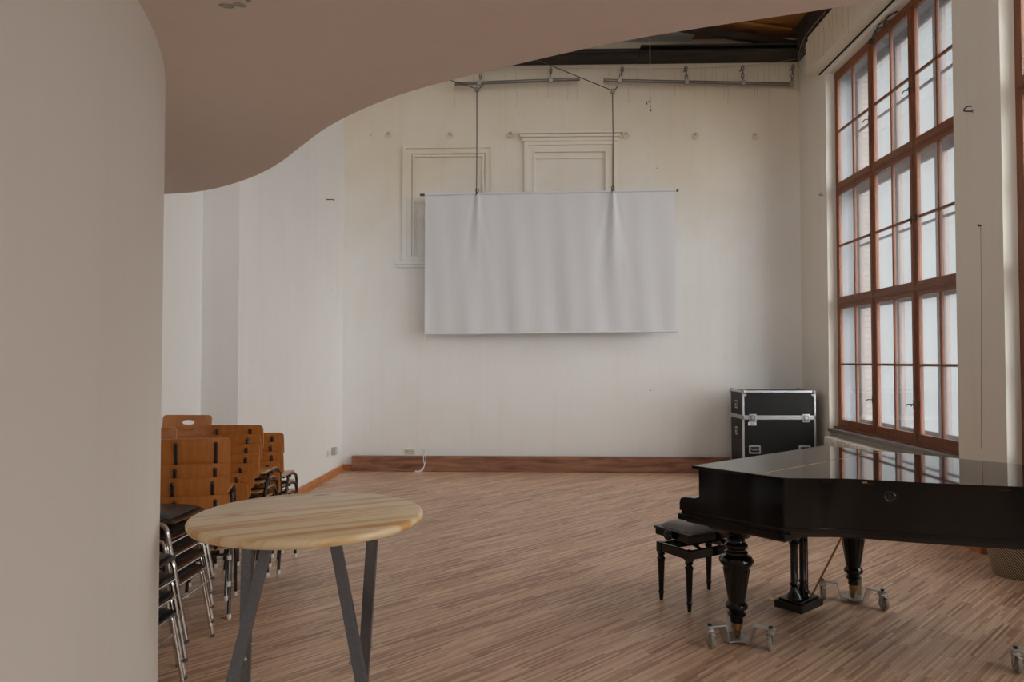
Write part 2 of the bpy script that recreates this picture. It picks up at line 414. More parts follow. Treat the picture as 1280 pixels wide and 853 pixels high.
LIDM = simple('piano lid lacquer', (.006, .005, .005), .03, 0, .1, 3, spec=.38)
BLACKS = simple('black lacquer satin', (.007, .006, .006), .22, 0, .1, 3)
BRASS = simple('aged brass', (.40, .24, .10), .35, 1., .2)
BRASSL = simple('bright brass', (.85, .62, .33), .28, 1., .1)
ALU = simple('dolly grey metal', (.55, .54, .53), .4, .85, .08)
ZINC = simple('galvanised steel', (.42, .41, .39), .45, .8, .15)
RUBW = simple('worn beige caster rubber', (.30, .27, .225), .6, 0, .15)
RUBB = simple('black rubber', (.012, .012, .012), .6)
LEATH = simple('dark grey leather', (.17, .155, .16), .34, 0, .1, 6, bump=.15, bscale=150)
STEEL = simple('chrome tube', (.66, .63, .60), .16, 1., .04)
PLY = wood('orange varnished ply', (.36, .115, .022), (.54, .195, .042), 'Z', 2.2, 7, .33, .25)
PLYL = wood('light orange ply', (.46, .17, .055), (.60, .25, .09), 'Z', 2.2, 7, .4)
PLYE = wood('ply seat', (.40, .19, .075), (.56, .30, .13), 'Y', 2.2, 7, .35, .2)
TUBE = simple('dark brown lacquered tube', (.017, .009, .010), .25, .0, .1, coat=.5)
PADM = simple('black vinyl pad', (.022, .019, .018), .35, 0, .1, bump=.1, bscale=200)
TIPW = simple('white rubber tip', (.66, .63, .58), .6)
TIPB = simple('dark rubber tip', (.10, .09, .085), .6)
PINE = pine_mat()
BARST = simple('gunmetal table leg', (.17, .178, .195), .36, .75, .25, 90, spec=.5)
SCREEN = fabric_mat()
CASEB = simple('black case laminate', (.007, .0065, .0065), .5, 0, .1, 20, bump=.1, bscale=90, spec=.3)
CASES = simple('case side laminate', (.011, .010, .010), .42, 0, .1, 20)
ALUP = simple('case aluminium profile', (.60, .61, .64), .33, .75, .06)
PLAST = simple('ivory plastic', (.70, .66, .56), .4)
WHITE = simple('white plastic', (.78, .77, .75), .4)
ROPE = simple('dark steel cable', (.06, .05, .045), .5)
THREAD = simple('faint string light wire', (.36, .30, .22), .5)
SCREED = simple('label paper', (.75, .75, .75), .6)
INK = simple('label ink', (.18, .19, .30), .6)
PIPE = simple('grey steel conduit', (.20, .19, .175), .4, .7, .1)
REDW = simple('rust line', (.35, .21, .14), .7)
WICK = wicker_mat()

# ------------------------------------------------------------------ dimensions
XL, XR, YB = -2.88, 3.94, 10.68      # left wall, right wall, back wall
XLR = -3.23                          # recessed left wall
YF = -5.0                            # wall behind the camera
ZC = 6.08                            # foot of the ceiling beams
SZ = 2.65                            # gallery soffit
# ------------------------------------------------------------------ floor, walls, ceiling
fl = MB().box(XLR-.6, XR+1.2, YF-.3, YB+.4, -.12, 0).build('floor', FLOOR); struct(fl)
w = MB().box(XLR-.3, XR+.9, YB, YB+.35, 0, 7.6).build('wall_back', WALLB); struct(w)
w = MB()
w.box(XL-.5, XL, 7.32, YB, 0, 7.6)
w.box(XL-.5, XL+.014, 6.85, 7.33, 0, 7.6, .006)
w.box(XLR-.3, XLR, YF, 6.85, 0, 7.6)
w = w.build('wall_left', WALL); struct(w)
w = MB().box(XLR-.3, XR+.9, YF-.3, YF, 0, 7.6).build('wall_front', WALL); struct(w)
# right wall: piers, aprons and heads around tall windows (opening y0..y1, z .72..5.52)
WZ0, WZ1 = .74, 5.52
wins = [(6.80, 9.72), (3.20, 6.12), (-.4, 2.52), (-4.0, -1.08)]
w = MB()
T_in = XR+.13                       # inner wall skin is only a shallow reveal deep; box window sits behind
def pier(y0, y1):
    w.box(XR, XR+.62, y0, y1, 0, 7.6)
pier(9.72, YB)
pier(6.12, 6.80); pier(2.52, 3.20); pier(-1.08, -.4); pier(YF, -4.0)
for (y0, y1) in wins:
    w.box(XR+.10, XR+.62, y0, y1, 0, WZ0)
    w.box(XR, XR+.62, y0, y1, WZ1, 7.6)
w = w.build('wall_right', wall_mat('old plaster right wall bounce tint', (.83, .795, .73), (.76, .69, .58), .4)); struct(w)  # stained plaster, with warm bounce and shade put into its beige
# brick outside reveal beside each opening (outer skin)
b = MB()
for (y0, y1) in wins[:2]:
    b.box(XR+.46, XR+.60, y1-.045, y1+.01, WZ0, WZ1)
b = b.build('wall_outer_brick', BRICK); struct(b)

# ceiling: plaster over most of the room, opened up to the timbers at the back
c = MB()
c.box(XLR-.3, XR+.62, YF, 8.3, ZC+.02, ZC+.2)
c = c.build('ceiling', WALL); struct(c)
t = MB().box(2.35, XR+.62, 8.3, YB, 6.45, 6.55).build('ceiling_boards', PLYC); struct(t)
t = MB().box(XLR-.3, 2.35, 8.3, YB, 6.42, 6.55).build('ceiling_plaster', WALL); struct(t)
def timber(name_lab, args, lab):
    o = MB(); args(o); o = o.build('roof_beam', DARK)
    return tag(o, lab, 'beam')
timber('', lambda m: (m.box(XL, 1.55, 10.38, YB-.01, ZC, 6.20, .01), m.box(XL, 1.5, 10.33, 10.39, ZC+.04, 6.14, .01)), 'dark split ceiling beam along the back wall top, left of the steel girder')
timber('', lambda m: (m.box(1.55, XR, 10.28, YB-.01, ZC, ZC+.035, .004), m.box(1.55, XR, 10.44, 10.50, ZC+.03, 6.20), m.box(1.55, XR, 10.32, YB-.01, 6.195, 6.22, .004)), 'dark riveted steel girder resting along the top of the back wall')
timber('', lambda m: m.bar((1.2, 9.78, 6.35), (XR-.02, 10.60, 6.30), .09, .10, .008, (0, 0, 1)), 'dark slanting roof timber below the orange boards')
timber('', lambda m: m.box(3.76, 3.92, 8.3, 10.28, 6.12, 6.44, .01), 'dark roof timber above the plaster box over the window')
o = MB().bar((1.6, 9.70, 6.43), (3.7, 10.30, 6.40), .04, .03, .004).build('roof_batten', PLYC); tag(o, 'thin orange wooden batten beside the slanting roof timber', 'batten')

# boxed-in cornice above window 1, running to the front of the room
m = MB()
m.box(3.75, XR, 2.0, 9.91, 5.59, 6.02, .004)
m.box(3.775, XR, 2.0, 9.89, 6.02, 6.10)
m = m.build('trim_1', WALLB); struct(m)
m = MB().box(3.925, 3.945, 2.0, 9.905, 5.572, 5.592).build('trim_2', DARK); struct(m)

# ------------------------------------------------------------------ windows
XF = 4.06      # room face of inner sashes
XO = 4.32      # outer sashes
GY0 = [0, 1, 2, 3]
def sash(y0, y1, z0, z1, x, matv, pane_mat, parent, name='casement', fr=.045, th=.045, handle=None, rail=None):
    mb = MB()
    mb.box(x, x+th, y0, y0+fr, z0, z1, .004); mb.box(x, x+th, y1-fr, y1, z0, z1, .004)
    mb.box(x, x+th, y0+fr-.003, y1-fr+.003, z0, z0+fr*1.15, .004); mb.box(x, x+th, y0+fr-.003, y1-fr+.003, z1-fr, z1, .004)
    ym = (y0+y1)/2; zm = (z0+z1)/2
    mb.box(x+.004, x+th-.01, ym-.014, ym+.014, z0+fr, z1-fr, .004)
    mb.box(x+.004, x+th-.01, y0+fr, y1-fr, zm-.013, zm+.013, .004)
    f = mb.build(name, matv, parent)
    p = MB().box(x+.020, x+.024, y0+fr*.6, y1-fr*.6, z0+fr*.6, z1-fr*.6).build('pane', pane_mat, f, smooth=False)
    return f
def window(idx, y0, y1):
    root = bpy.data.objects.new('window_%d' % idx, None); COL.objects.link(root); struct(root)
    # inner frame: outer members, mullions and transoms
    H = (WZ1-WZ0-.05)
    zb = [WZ0+.02, WZ0+.05+H*0.333+.0, WZ0+.05+H*.6655, WZ1-.01]
    zb = [.76, 2.40, 3.93, 5.47]
    W = (y1-y0)
    yb = [y0, y0+W*.3253, y0+W*.645, y1]
    def grid_frame(x, th, mat, name, fw=.05, mw=.055, tw=.06):
        mb = MB()
        mb.box(x, x+th, y0, y0+fw, zb[0]-.02, zb[3]+.05, .004); mb.box(x, x+th, y1-fw, y1, zb[0]-.02, zb[3]+.05, .004)
        for z in (zb[0], zb[3]): mb.box(x-.004, x+th, y0, y1, z-.02, z+.05, .004)
        for z in (zb[1], zb[2]):
            mb.box(x-.012, x+th, y0+fw, y1-fw, z-tw/2, z+tw/2, .006)
            mb.box(x-.022, x, y0+fw, y1-fw, z-.012, z+.012, .005)
        for y in (yb[1], yb[2]):
            for k in range(3):
                mb.box(x-.012, x+th, y-mw/2, y+mw/2, zb[k]+tw/2, zb[k+1]-tw/2+.01, .006)
            mb.box(x-.02, x-.01, y-.012, y+.012, zb[0]+.05, zb[3]-.02, .003)
        return mb.build(name, mat, root)
    grid_frame(XF, .06, WINW, 'window_frame')
    grid_frame(XO, .08, OUTW, 'outer_window_frame', mw=.10, tw=.10)
    for r in range(3):
        for cidx in range(3):
            a = yb[cidx]+(.05 if cidx == 0 else .026); bb = yb[cidx+1]-(.05 if cidx == 2 else .026)
            za = zb[r]+(.05 if r == 0 else .03); zc = zb[r+1]-(.02 if r == 2 else .03)
            s = sash(a, bb, za, zc, XF-.004, WINW, GLASS, root)
            if idx == 1:
                # casement handle on the latch side
                zh = za+(.36 if r == 0 else .72 if r == 1 else .60)
                yh = a+.02 if cidx != 0 else bb-.02
                h = MB(); h.box(XF-.014, XF-.003, yh-.009, yh+.009, zh-.045, zh+.045, .003)
                h.tube([(XF-.008, yh, zh), (XF-.05, yh, zh), (XF-.052, yh+.04, zh-.002), (XF-.052, yh+.065, zh-.018)], .0055, 8, 3)
                h.build('handle', ROPE, s)
            sash(a, bb, za, zc, XO, OUTW, GLASS2, root, 'outer_casement')
    # painted box jamb between inner and outer frames
    j = MB()
    j.box(XF+.06, XO, y0, y0+.03, WZ0, WZ1); j.box(XF+.06, XO, y1-.03, y1, WZ0, WZ1)
    j.box(XF+.06, XO, y0, y1, WZ1-.03, WZ1); j.box(XF+.06, XO, y0, y1, WZ0, WZ0+.02)
    j.build('box_lining', JAMB, root)
    s = MB(); s.box(XR-.03, XF+.03, y0-.02 if idx != 1 else y0, y1, .695, .74, .008)
    s.build('sill', STONE, root)
    s = MB().box(XR+.05, XF+.01, y0, y1, .735, .762, .004).build('sill_board', WINH, root)
    return root
for i, (y0, y1) in enumerate(wins): window(i+1, y0, y1)

# opener mechanism on top of window 1
r = empty('window_opener', 'dark metal opener gear at the top edge of the tall window', 'window opener', (3.99, 8.2, 5.45))
m = MB(); m.tube([(0, .30, -.03), (-.02, .16, .03), (.0, .02, .01), (-.02, -.12, .05), (.01, -.28, .035)], .012, 8, 4)
m.tube([(0, .2, -.0), (-.03, .05, .05), (0, -.14, .0)], .010, 8, 4); m.build('linkage', ROPE, r)
m = MB().box(-.03, .03, .27, .33, -.06, -.01, .01); m.build('end_block', RUBB, r)
m = MB().cyl((-.035, -.02, .04), (.02, -.02, .04), .02, 12); m.build('pivot', BRASS, r)

# ------------------------------------------------------------------ curved wall at the left and the gallery above
drum_pts = [(-3.25, -.75), (-2.3, -.55), (-1.6, -.1), (-1.22, .5), (-1.08, 1.0), (-1.04, 1.45), (-1.075, 1.78), (-1.111, 1.946), (-1.151, 2.088), (-1.205, 2.24), (-1.267, 2.388), (-1.328, 2.512), (-1.400, 2.65), (-1.49, 2.80), (-1.64, 2.92), (-1.85, 2.965), (-2.3, 2.98), (-3.25, 2.98)]
dp = cat2(drum_pts, 8)
m = MB().prism(dp, 0, ZC+.03).build('wall_curved', DRUM, ang=50); struct(m)
edge_px = [(-3.25, 4.1), (-2.8, 4.26), (-2.5, 4.285), (-2.25, 4.259), (-2.055, 4.214), (-1.867, 4.12), (-1.66, 3.966), (-1.481, 3.799), (-1.295, 3.586), (-1.108, 3.331), (-.946, 3.111), (-.815, 2.957), (-.703, 2.845), (-.583, 2.737), (-.44, 2.631), (-.311, 2.551), (-.048, 2.409), (.211, 2.278), (.447, 2.185), (.773, 2.081), (1.0, 2.01), (1.6, 1.88), (2.4, 1.75), (3.3, 1.68), (XR+.05, 1.66)]
ep = cat2(edge_px, 6)
m = MB().prism([(XR+.05, YF), *reversed(ep), (-3.25, YF)], SZ, SZ+.30).build('gallery_floor', SOFF, ang=40); struct(m)
# two paint scabs on the soffit
m = MB()
for (x, y, rx, ry, a) in [(-.875, 1.985, .022, .012, .3), (-.835, 1.98, .02, .011, .5), (-.80, 1.955, .007, .012, .1)]:
    m.lathe([(1, 0), (.8, .002)], 10, Matrix.Translation((x, y, SZ-.0015)) @ Matrix.Rotation(a, 4, 'Z') @ Matrix.Diagonal((rx, ry, -1, 1)))
m = m.build('trim_3', simple('greyish paint chip', (.36, .37, .34), .8)); struct(m)

# skirting boards
m = MB(); m.box(XL, XL+.02, 7.33, YB, 0, .085, .004); m.box(XL+.012, XL+.034, 6.9, YB, 0, .085, .004); m.box(XL+.03, XL+.055, 6.9, YB-.02, 0, .02, .006)
m = m.build('baseboard_left', BOARD); struct(m)
m = MB().box(XL+.03, XR, YB-.03, YB, 0, .085, .004).build('baseboard_back', wood('orange skirting back', (.38, .13, .04), (.55, .22, .08), 'X', 4, 10, .4)); struct(m)
m = MB(); m.box(XR-.02, XR, 9.72, YB, 0, .085, .004)
m.box(3.77, XR, 6.22, 6.66, 0, .10, .006); m.box(3.77, 3.90, 6.66, 9.7, 0, .05, .004)
m = m.build('baseboard_right', BOARD); struct(m)

# old wooden beam lying along the foot of the back wall
m = MB()
m.box(-2.71, 3.2, 10.56, YB-.031, 0.002, .225, .012)
bm = m.build('wooden_beam', BEAM); tag(bm, 'long reddish brown old wooden beam lying along the foot of the back wall', 'beam')

# ------------------------------------------------------------------ blind window mouldings on back wall
def frame_ring(m, x0, x1, z0, z1, w, d, bev=.004, bottom=True):
    m.box(x0, x0+w, YB-d, YB+.02, z0, z1, bev); m.box(x1-w, x1, YB-d, YB+.02, z0, z1, bev)
    m.box(x0+w-.002, x1-w+.002, YB-d, YB+.02, z1-w, z1, bev)
    if bottom: m.box(x0+w-.002, x1-w+.002, YB-d, YB+.02, z0, z0+w, bev)
m = MB()
frame_ring(m, -1.98, -.60, 3.12, 4.885, .055, .045)
frame_ring(m, -1.93, -.65, 3.12, 4.84, .085, .024)
frame_ring(m, -1.83, -.75, 3.12, 4.735, .03, .034)
frame_ring(m, -1.79, -.79, 3.14, 4.02, .02, .012)
m.box(-1.80, -.78, YB-.02, YB+.02, 4.02, 4.08, .005)
m.box(-2.09, -.49, YB-.075, YB+.02, 3.075, 3.125, .010); m.box(-2.06, -.52, YB-.045, YB+.02, 3.03, 3.078, .010)
m = m.build('trim_4', WALLB); struct(m)
m = MB()
frame_ring(m, -.15, 1.22, 2.9, 4.92, .055, .045)
frame_ring(m, -.10, 1.17, 2.9, 4.87, .09, .026)
frame_ring(m, -.02, 1.09, 2.9, 4.79, .03, .036); frame_ring(m, .0, 1.07, 2.9, 4.68, .02, .018)
m.box(-.235, 1.30, YB-.12, YB+.02, 5.02, 5.055, .006)
m.box(-.215, 1.28, YB-.09, YB+.02, 4.975, 5.022, .012); m.box(-.18, 1.245, YB-.055, YB+.02, 4.92, 4.978, .012)
m = m.build('trim_5', WALLB); struct(m)

# ------------------------------------------------------------------ rings on the back wall
ringpos = [(-2.2, 5.045, 'leftmost'), (-1.27, 5.03, 'second from left'), (-.356, 5.03, 'just left of the cornice'), (1.372, 5.005, 'just right of the cornice'), (2.40, 4.99, 'second from right'), (3.28, 4.97, 'rightmost, nearest the window')]
CREAM = simple('cream painted iron', (.60, .53, .42), .5)
for (x, z, wh) in ringpos:
    r = empty('wall_ring', 'small cream painted iron ring on the back wall, %s' % wh, 'wall ring', (x, YB, z), 0, 'iron rings in a row high on the back wall')
    MB().tube([(.042*math.cos(a), -.045, .042*math.sin(a)-.01) for a in [2*PI*k/20 for k in range(20)]], .0065, 8, 0, True).build('ring', CREAM, r)
    MB().cyl((0, .01, .032), (0, -.06, .032), .010, 10).cyl((0, .002, .032), (0, -.012, .032), .028, 16).build('bolt', CREAM, r)

# ------------------------------------------------------------------ chains, conduits and cables
def chain_mb(m, x, y, z0, z1, lean=0):
    n = max(2, int((z1-z0)/.052)); 
    for k in range(n):
        zc = z1-(k+.5)*(z1-z0)/n; hl = (z1-z0)/n*.68; xx = x+lean*(z1-zc)
        pts = []
        for a in range(12):
            t = 2*PI*a/12; lx = .020*math.cos(t); lz = hl*math.sin(t)
            pts.append((xx+(lx if k % 2 == 0 else 0), y+(0 if k % 2 == 0 else lx), zc+lz))
        m.tube(pts, .007, 6, 0, True)
def conduit(x0, z0, x1, z1, y, chains, label):
    r = empty('hanging_rail', label, 'hanging rail', (x0, y, z0))
    sub = lambda x: (x-x0)
    m = MB().cyl((0, 0, 0), (x1-x0, 0, z1-z0), .024, 14); m.cyl((-.02, .0, 0), (.0, 0, 0), .028, 12); m.build('pipe', PIPE, r)
    for (x, zt, off) in chains:
        t = (x-x0)/(x1-x0); zz = (z1-z0)*t
        m = MB(); chain_mb(m, x-x0+off, 0, zz+.03, zt-z0, -off/max(.05, (zt-z0-zz))); m.build('chain', PIPE, r)
        m = MB(); m.box(x-x0-.028, x-x0+.028, -.034, .034, zz-.032, zz+.036, .006); m.build('clamp', ZINC, r)
        m = MB().cyl((x-x0+off, 0, zt-z0-.02), (x-x0+off, YB-y+.005, zt-z0-.02), .010, 8); m.build('wall_hook', PIPE, r)
    return r
YP = 10.54
conduit(-1.16, 5.765, .68, 5.815, YP, [(-.82, 5.90, .03), (.245, 5.985, .0)], 'short grey pipe hung on chains at the top of the back wall, left')
conduit(1.05, 5.79, 3.80, 5.70, YP, [(1.27, 5.985, .04), (2.25, 5.985, -.01), (3.07, 5.98, 0), (3.78, 5.98, .03)], 'long grey pipe hung on four chains at the top of the back wall, right')

# ------------------------------------------------------------------ projection sheet
YS = 10.40
r = empty('projection_screen', 'wide white fabric sheet hanging from two cables before the back wall', 'screen', (-1.60, YS, 2.02))
SW, SH = 3.64, 2.05
def sheet(u, v):
    x = u*SW; z = v*(SH-.0)+(.0 if u < 0 else 0); z += .035*u*(1 if v > .5 else 1)
    y = 0
    for cx, amp in ((.765, .026), (2.745, .036)):
        d = x-cx; wd = .025+.26*(1-v)
        y -= amp*math.exp(-(d/wd)**2*.5)*(v**.6)*(.35+.65*v)*math.cos(d/(wd*.42))
        d2 = x-cx-.16*(1-v)*2
        y -= .02*math.exp(-(d2/(.04+.06*(1-v)))**2)*v
    y += .010*math.sin(x*7.3+1.1*math.sin(v*3))*(1-v*.7)+.006*math.sin(x*17.0+v*2.1)*(1-v*.5)
    y -= .03*math.sin(PI*v)*.6
    return (x, y, z)
MB().grid(sheet, 150, 40, .003).build('sheet', SCREEN, r, ang=60)
m = MB().cyl((-.055, .0, SH-.002), (SW+.03, 0, SH+.038), .017, 14); m.build('top_tube', SCREEN, r)
TE = simple('brown tube end', (.12, .075, .05), .6)
MB().cyl((-.075, .0, SH-.002), (-.005, 0, SH), .019, 12).build('tube_end', TE, r); MB().cyl((SW+.02, 0, SH+.037), (SW+.05, 0, SH+.037), .019, 12).build('tube_end', TE, r)
m = MB().cyl((-.01, -.0, .005), (SW+.03, 0, .04), .013, 12); m.build('bottom_batten', SCREEN, r)
m = MB().tube([(-.0, 0, .03), (-.004, .01, -.12), (.006, .02, -.30)], .004, 6, 3); m.build('cord', WHITE, r)
for cx in (.765, 2.745):
    m = MB(); m.box(cx-.022, cx+.022, -.028, .025, SH-.035+.04*cx/SW, SH+.02+.04*cx/SW, .006); m.tube([(cx+.022*math.cos(a), 0, SH+.05+.04*cx/SW+.028*math.sin(a)) for a in [2*PI*k/12 for k in range(12)]], .006, 6, 0, True)
    m.build('clip', ROPE, r)
def cable(x, ztop, zbot, far, lab):
    r = empty('suspension_cable', lab, 'cable', (x, YS, zbot))
    m = MB().tube([(0, 0, 0), (0.002, .0, (ztop-zbot)*.5), (0, .02, ztop-zbot)], .008, 6, 4); m.build('vertical_cable', ROPE, r)
    m = MB().cyl((0, .0, ztop-zbot+.03), (0, .045, ztop-zbot+.03), .035, 14); m.build('pulley', PIPE, r)
    m = MB().tube([(0, .02, ztop-zbot+.04), far], .007, 6); m.build('stay_cable', ROPE, r)
    m = MB(); m.tube([(.01, .05, ztop-zbot+.04), (.05, .09, ztop-zbot+.09), (.09, .13, ztop-zbot+.15)], .010, 6, 3); m.build('shackle', PIPE, r)
cable(-.843, 5.60, 4.10, (-.62, .1, 1.78), 'dark vertical cable holding up the left part of the white sheet')
cable(1.147, 5.55, 4.11, (-2.2, -.30, 2.28), 'dark vertical cable holding up the right part of the white sheet')

# thin hanging wire with hooks
r = empty('hanging_wire', 'thin pale wire with a small hook dangling from the ceiling opening', 'wire', (1.51, 9.3, 4.93))
MB().tube([(0, 0, .1), (.003, 0, .7), (0, 0, 1.6)], .005, 6, 2).build('wire', simple('pale copper wire', (.36, .26, .19), .5), r)
MB().tube([(0, 0, .14), (.0, 0, .09), (-.035, 0, .08), (-.045, 0, .045)], .0065, 6, 3).tube([(0, 0, .09), (.008, 0, .02), (.006, 0, -.02)], .003, 6, 3).sphere((.006, 0, -.03), .014, 8).build('hook', ROPE, r)

# icicle string lights
def string_light(pts, drops, label, name='string_light'):
    r = empty(name, label, 'string lights', pts[0])
    o = Vector(pts[0])
    MB().tube([Vector(p)-o for p in pts], .003, 5, 6).build('cord', THREAD, r)
    m = MB()
    P = catmull([Vector(p) for p in pts], 12)
    rnd = random.Random(3)
    for k in range(drops):
        p = P[int((k+.5)/drops*(len(P)-1))]-o; ln = rnd.uniform(.15, .62)
        q = [p+Vector((rnd.uniform(-.012, .012), 0, -ln*t)) for t in (0, .25, .5, .75, 1)]
        m.tube(q, .0014, 4, 3)
        for t in (.35, .7, 1): m.sphere(p+Vector((0, -.002, -ln*t)), .0045, 6)
    d = m.build('light_strand', THREAD, r); d['kind'] = 'stuff'
string_light([(-1.5, 10.60, 5.96), (0.2, 10.60, 6.00), (1.9, 10.60, 5.98), (2.7, 10.6, 5.99), (3.3, 10.59, 6.02), (3.85, 10.56, 6.08)], 40, 'thin unlit icicle string lights along the top of the back wall')
string_light([(3.86, 10.5, 6.06), (3.735, 9.9, 6.10), (3.735, 9.0, 6.115), (3.735, 8.0, 6.11), (3.735, 6.5, 6.1)], 26, 'thin unlit icicle string lights draped over the plaster box above window')

# ------------------------------------------------------------------ small wall fittings
def hook(loc, rz, lab, name='wall_hook', s=1.):
    r = empty(name, lab, 'hook', loc, rz)
    MB().tube([(0, 0, 0), (0, -.06*s, 0), (.02*s, -.085*s, .004*s), (.075*s, -.09*s, .012*s), (.10*s, -.07*s, .004*s)], .006*s, 8, 4).build('hook', ROPE, r)
    MB().cyl((0, .003, 0), (0, -.006, 0), .018*s, 12).build('plate', CREAM, r)
    return r
hook((XR, 6.50, 3.88), -PI/2, 'dark iron hook on the pier between the two windows', s=1.1)
hook((XL, 9.78, 3.87), PI/2, 'small iron hook high on the left wall')
hook((XR, 9.84, 3.89), -PI/2, 'small iron hook on the right wall beside the window jamb', s=.7)
r = empty('wall_nail', 'nail with a thin rust brown wire running down the window pier', 'nail', (XR, 6.41, 2.83))
MB().cyl((.005, 0, 0), (-.02, 0, 0), .006, 8).sphere((-.022, 0, 0), .011, 8).build('nail', ROPE, r)
MB().tube([(-.006, 0, 0), (-.006, .01, -.7), (-.006, .03, -1.3), (-.006, .05, -1.97)], .0018, 5, 6).build('wire', REDW, r)

def socket(loc, rz, n, lab, wdt=.08, mat=PLAST):
    r = empty('power_socket', lab, 'power socket', loc, rz)
    for k in range(n):
        x = (k-(n-1)/2)*wdt*.9
        MB().box(x-wdt*.45, x+wdt*.45, -.012, .001, -.041, .041, .004).build('cover', mat, r)
        m = MB(); m.lathe([(.024, 0), (.022, .006), (.019, .006), (.018, .001)], 20, Matrix.Translation((x, -.0115, 0)) @ Matrix.Rotation(PI/2, 4, 'X'))
        m.build('socket_cup', mat, r)
        m = MB(); 
        for s_ in (-.0095, .0095): m.cyl((x+s_, -.0125, 0), (x+s_, -.0165, 0), .004, 8)
        m.build('pin_hole', RUBB, r)
    return r
socket((-1.855, YB, .285), 0, 2, 'double ivory power socket just above the wooden beam on the back wall')
r = empty('switch_box', 'small grey surface mounted box low on the left wall near the corner', 'switch box', (XL, 10.15, .345), PI/2)
MB().box(-.05, .05, -.06, .0, -.05, .055, .006).build('housing', simple('grey plastic', (.45, .44, .42), .5), r)
MB().box(-.04, .04, -.066, -.058, -.03, .045, .004).build('cover', simple('grey plastic lid', (.55, .54, .52), .5), r)
r = empty('wall_socket_plate', 'flat ivory socket plate on the left wall beside the grey box', 'power socket', (XL, 9.93, .335), PI/2)
MB().box(-.04, .04, -.012, .0, -.04, .04, .004).build('cover', PLAST, r)
MB().cyl((0, -.012, 0), (0, -.016, 0), .022, 16).build('socket_cup', PLAST, r)

# white cable hanging over the beam
r = empty('white_cable', 'loose white cable hanging down over the wooden beam to the floor', 'cable', (-1.62, 10.55, 0))
MB().tube([(-.05, .118, .33), (-.02, .118, .325), (0, .11, .28), (0, .02, .24), (-.012, -.008, .235), (-.012, -.01, .16), (.0, -.012, .11), (-.01, -.02, .06), (-.045, -.05, .008), (-.12, -.06, .007), (-.15, -.05, .007)], .0065, 6, 5).build('cord', WHITE, r)
MB().tube([(0.0, .02, .24), (.018, -.008, .235), (.02, -.01, .17), (.004, -.012, .11), (-.02, -.03, .05), (-.07, -.055, .02), (-.13, -.04, .018)], .006, 6, 5).build('second_cord', WHITE, r)

# ------------------------------------------------------------------ radiator under the window
r = empty('radiator', 'long cream ribbed radiator beneath the tall window', 'radiator', (3.80, 6.95, .10))
RL = 2.62
m = MB().box(.02, .105, 0, RL, .495, .525, .010); m.box(0, .125, 0, RL, .02, .06, .012); m.build('header', RAD, r)
nf = 36
for k in range(nf):
    y = .03+(RL-.06)*k/(nf-1)
    o = MB().box(-.006, .125, y-.0155, y+.0155, .03, .545, .013).build('rib', RAD, r) if k == 0 else None
    if k == 0: rib0 = o; ry0 = y
    else:
        o = rib0.copy(); COL.objects.link(o); o.parent = r; o.location = (0, y-ry0, 0)
m = MB().cyl((.06, .2, -.098), (.06, .2, .03), .02, 10).cyl((.06, RL-.2, -.098), (.06, RL-.2, .03), .02, 10); m.build('foot', RAD, r)

# ------------------------------------------------------------------ flight case
r = empty('flight_case', 'black flight case with aluminium edges standing in the back right corner', 'flight case', (2.83, 9.86, 0))
CW, CD, CH, CZ0 = .985, .60, 1.228, .11
div = .865
m = MB().box(.004, CW-.004, .004, CD-.004, CZ0, div-.006, .003); body = m.build('case_body', CASEB, r)
m = MB().box(.004, CW-.004, .004, CD-.004, div+.006, CH-.004, .003); lid = m.build('case_lid', CASEB, r)
def edges(z0, z1, name, parent, top):
    e = MB(); w_ = .025
    for (x, y) in ((0, 0), (CW, 0), (0, CD), (CW, CD)):
        x0, x1 = (x-.003, x+w_) if x == 0 else (x-w_, x+.003); y0, y1 = (y-.003, y+w_) if y == 0 else (y-w_, y+.003)
        e.box(x0, x1, y0, y1, z0, z1, .006)
    for z in (z0, z1):
        a, b_ = (z, z+.024) if z == z0 else (z-.028, z+.002)
        e.box(-.003, CW+.003, -.003, w_*.6, a, b_, .004); e.box(-.003, CW+.003, CD-w_*.6, CD+.003, a, b_, .004)
        e.box(-.003, w_*.6, -.003, CD+.003, a, b_, .004); e.box(CW-w_*.6, CW+.003, -.003, CD+.003, a, b_, .004)
    e.build(name, ALUP, parent)
edges(CZ0, div-.002, 'edge_profile', body, False); edges(div+.002, CH, 'edge_profile', lid, True)
for (x, y) in ((0, 0), (CW, 0), (0, CD), (CW, CD)):
    cx = x+(.018 if x == 0 else -.018); cy = y+(.018 if y == 0 else -.018)
    m = MB(); m.sphere((cx, cy, CH-.018), .036, 14); m.prism([(-.03, 0), (.03, 0), (0, .03)], -.002, .002, Matrix.Translation((x+(.035 if x == 0 else -.035), y+(-.004 if y == 0 else .004), CH-.05)) @ Matrix.Rotation(PI/2, 4, 'X') @ Matrix.Rotation(PI, 4, 'Z'))
    m.build('ball_corner', ZINC, lid)
def latch(x, z):
    o = empty2 = None
    m = MB(); m.box(x-.05, x+.05, -.012, -.001, z-.055, z+.055, .008); f = m.build('butterfly_latch', ALUP, r)
    m = MB(); m.box(x-.034, x+.034, -.0135, -.0115, z-.038, z+.038, .004); m.build('dish', simple('latch dish grey', (.28, .29, .31), .4, .8), f)  # dish plate in a darker grey metal than the latch
    m = MB(); m.lathe([(.024, 0), (.022, .008)], 16, Matrix.Translation((x, -.013, z+.006)) @ Matrix.Rotation(PI/2, 4, 'X')); m.box(x-.006, x+.006, -.026, -.012, z-.02, z+.03, .002); m.build('wing', ALUP, f)
latch(.135, .855); latch(.85, .855)
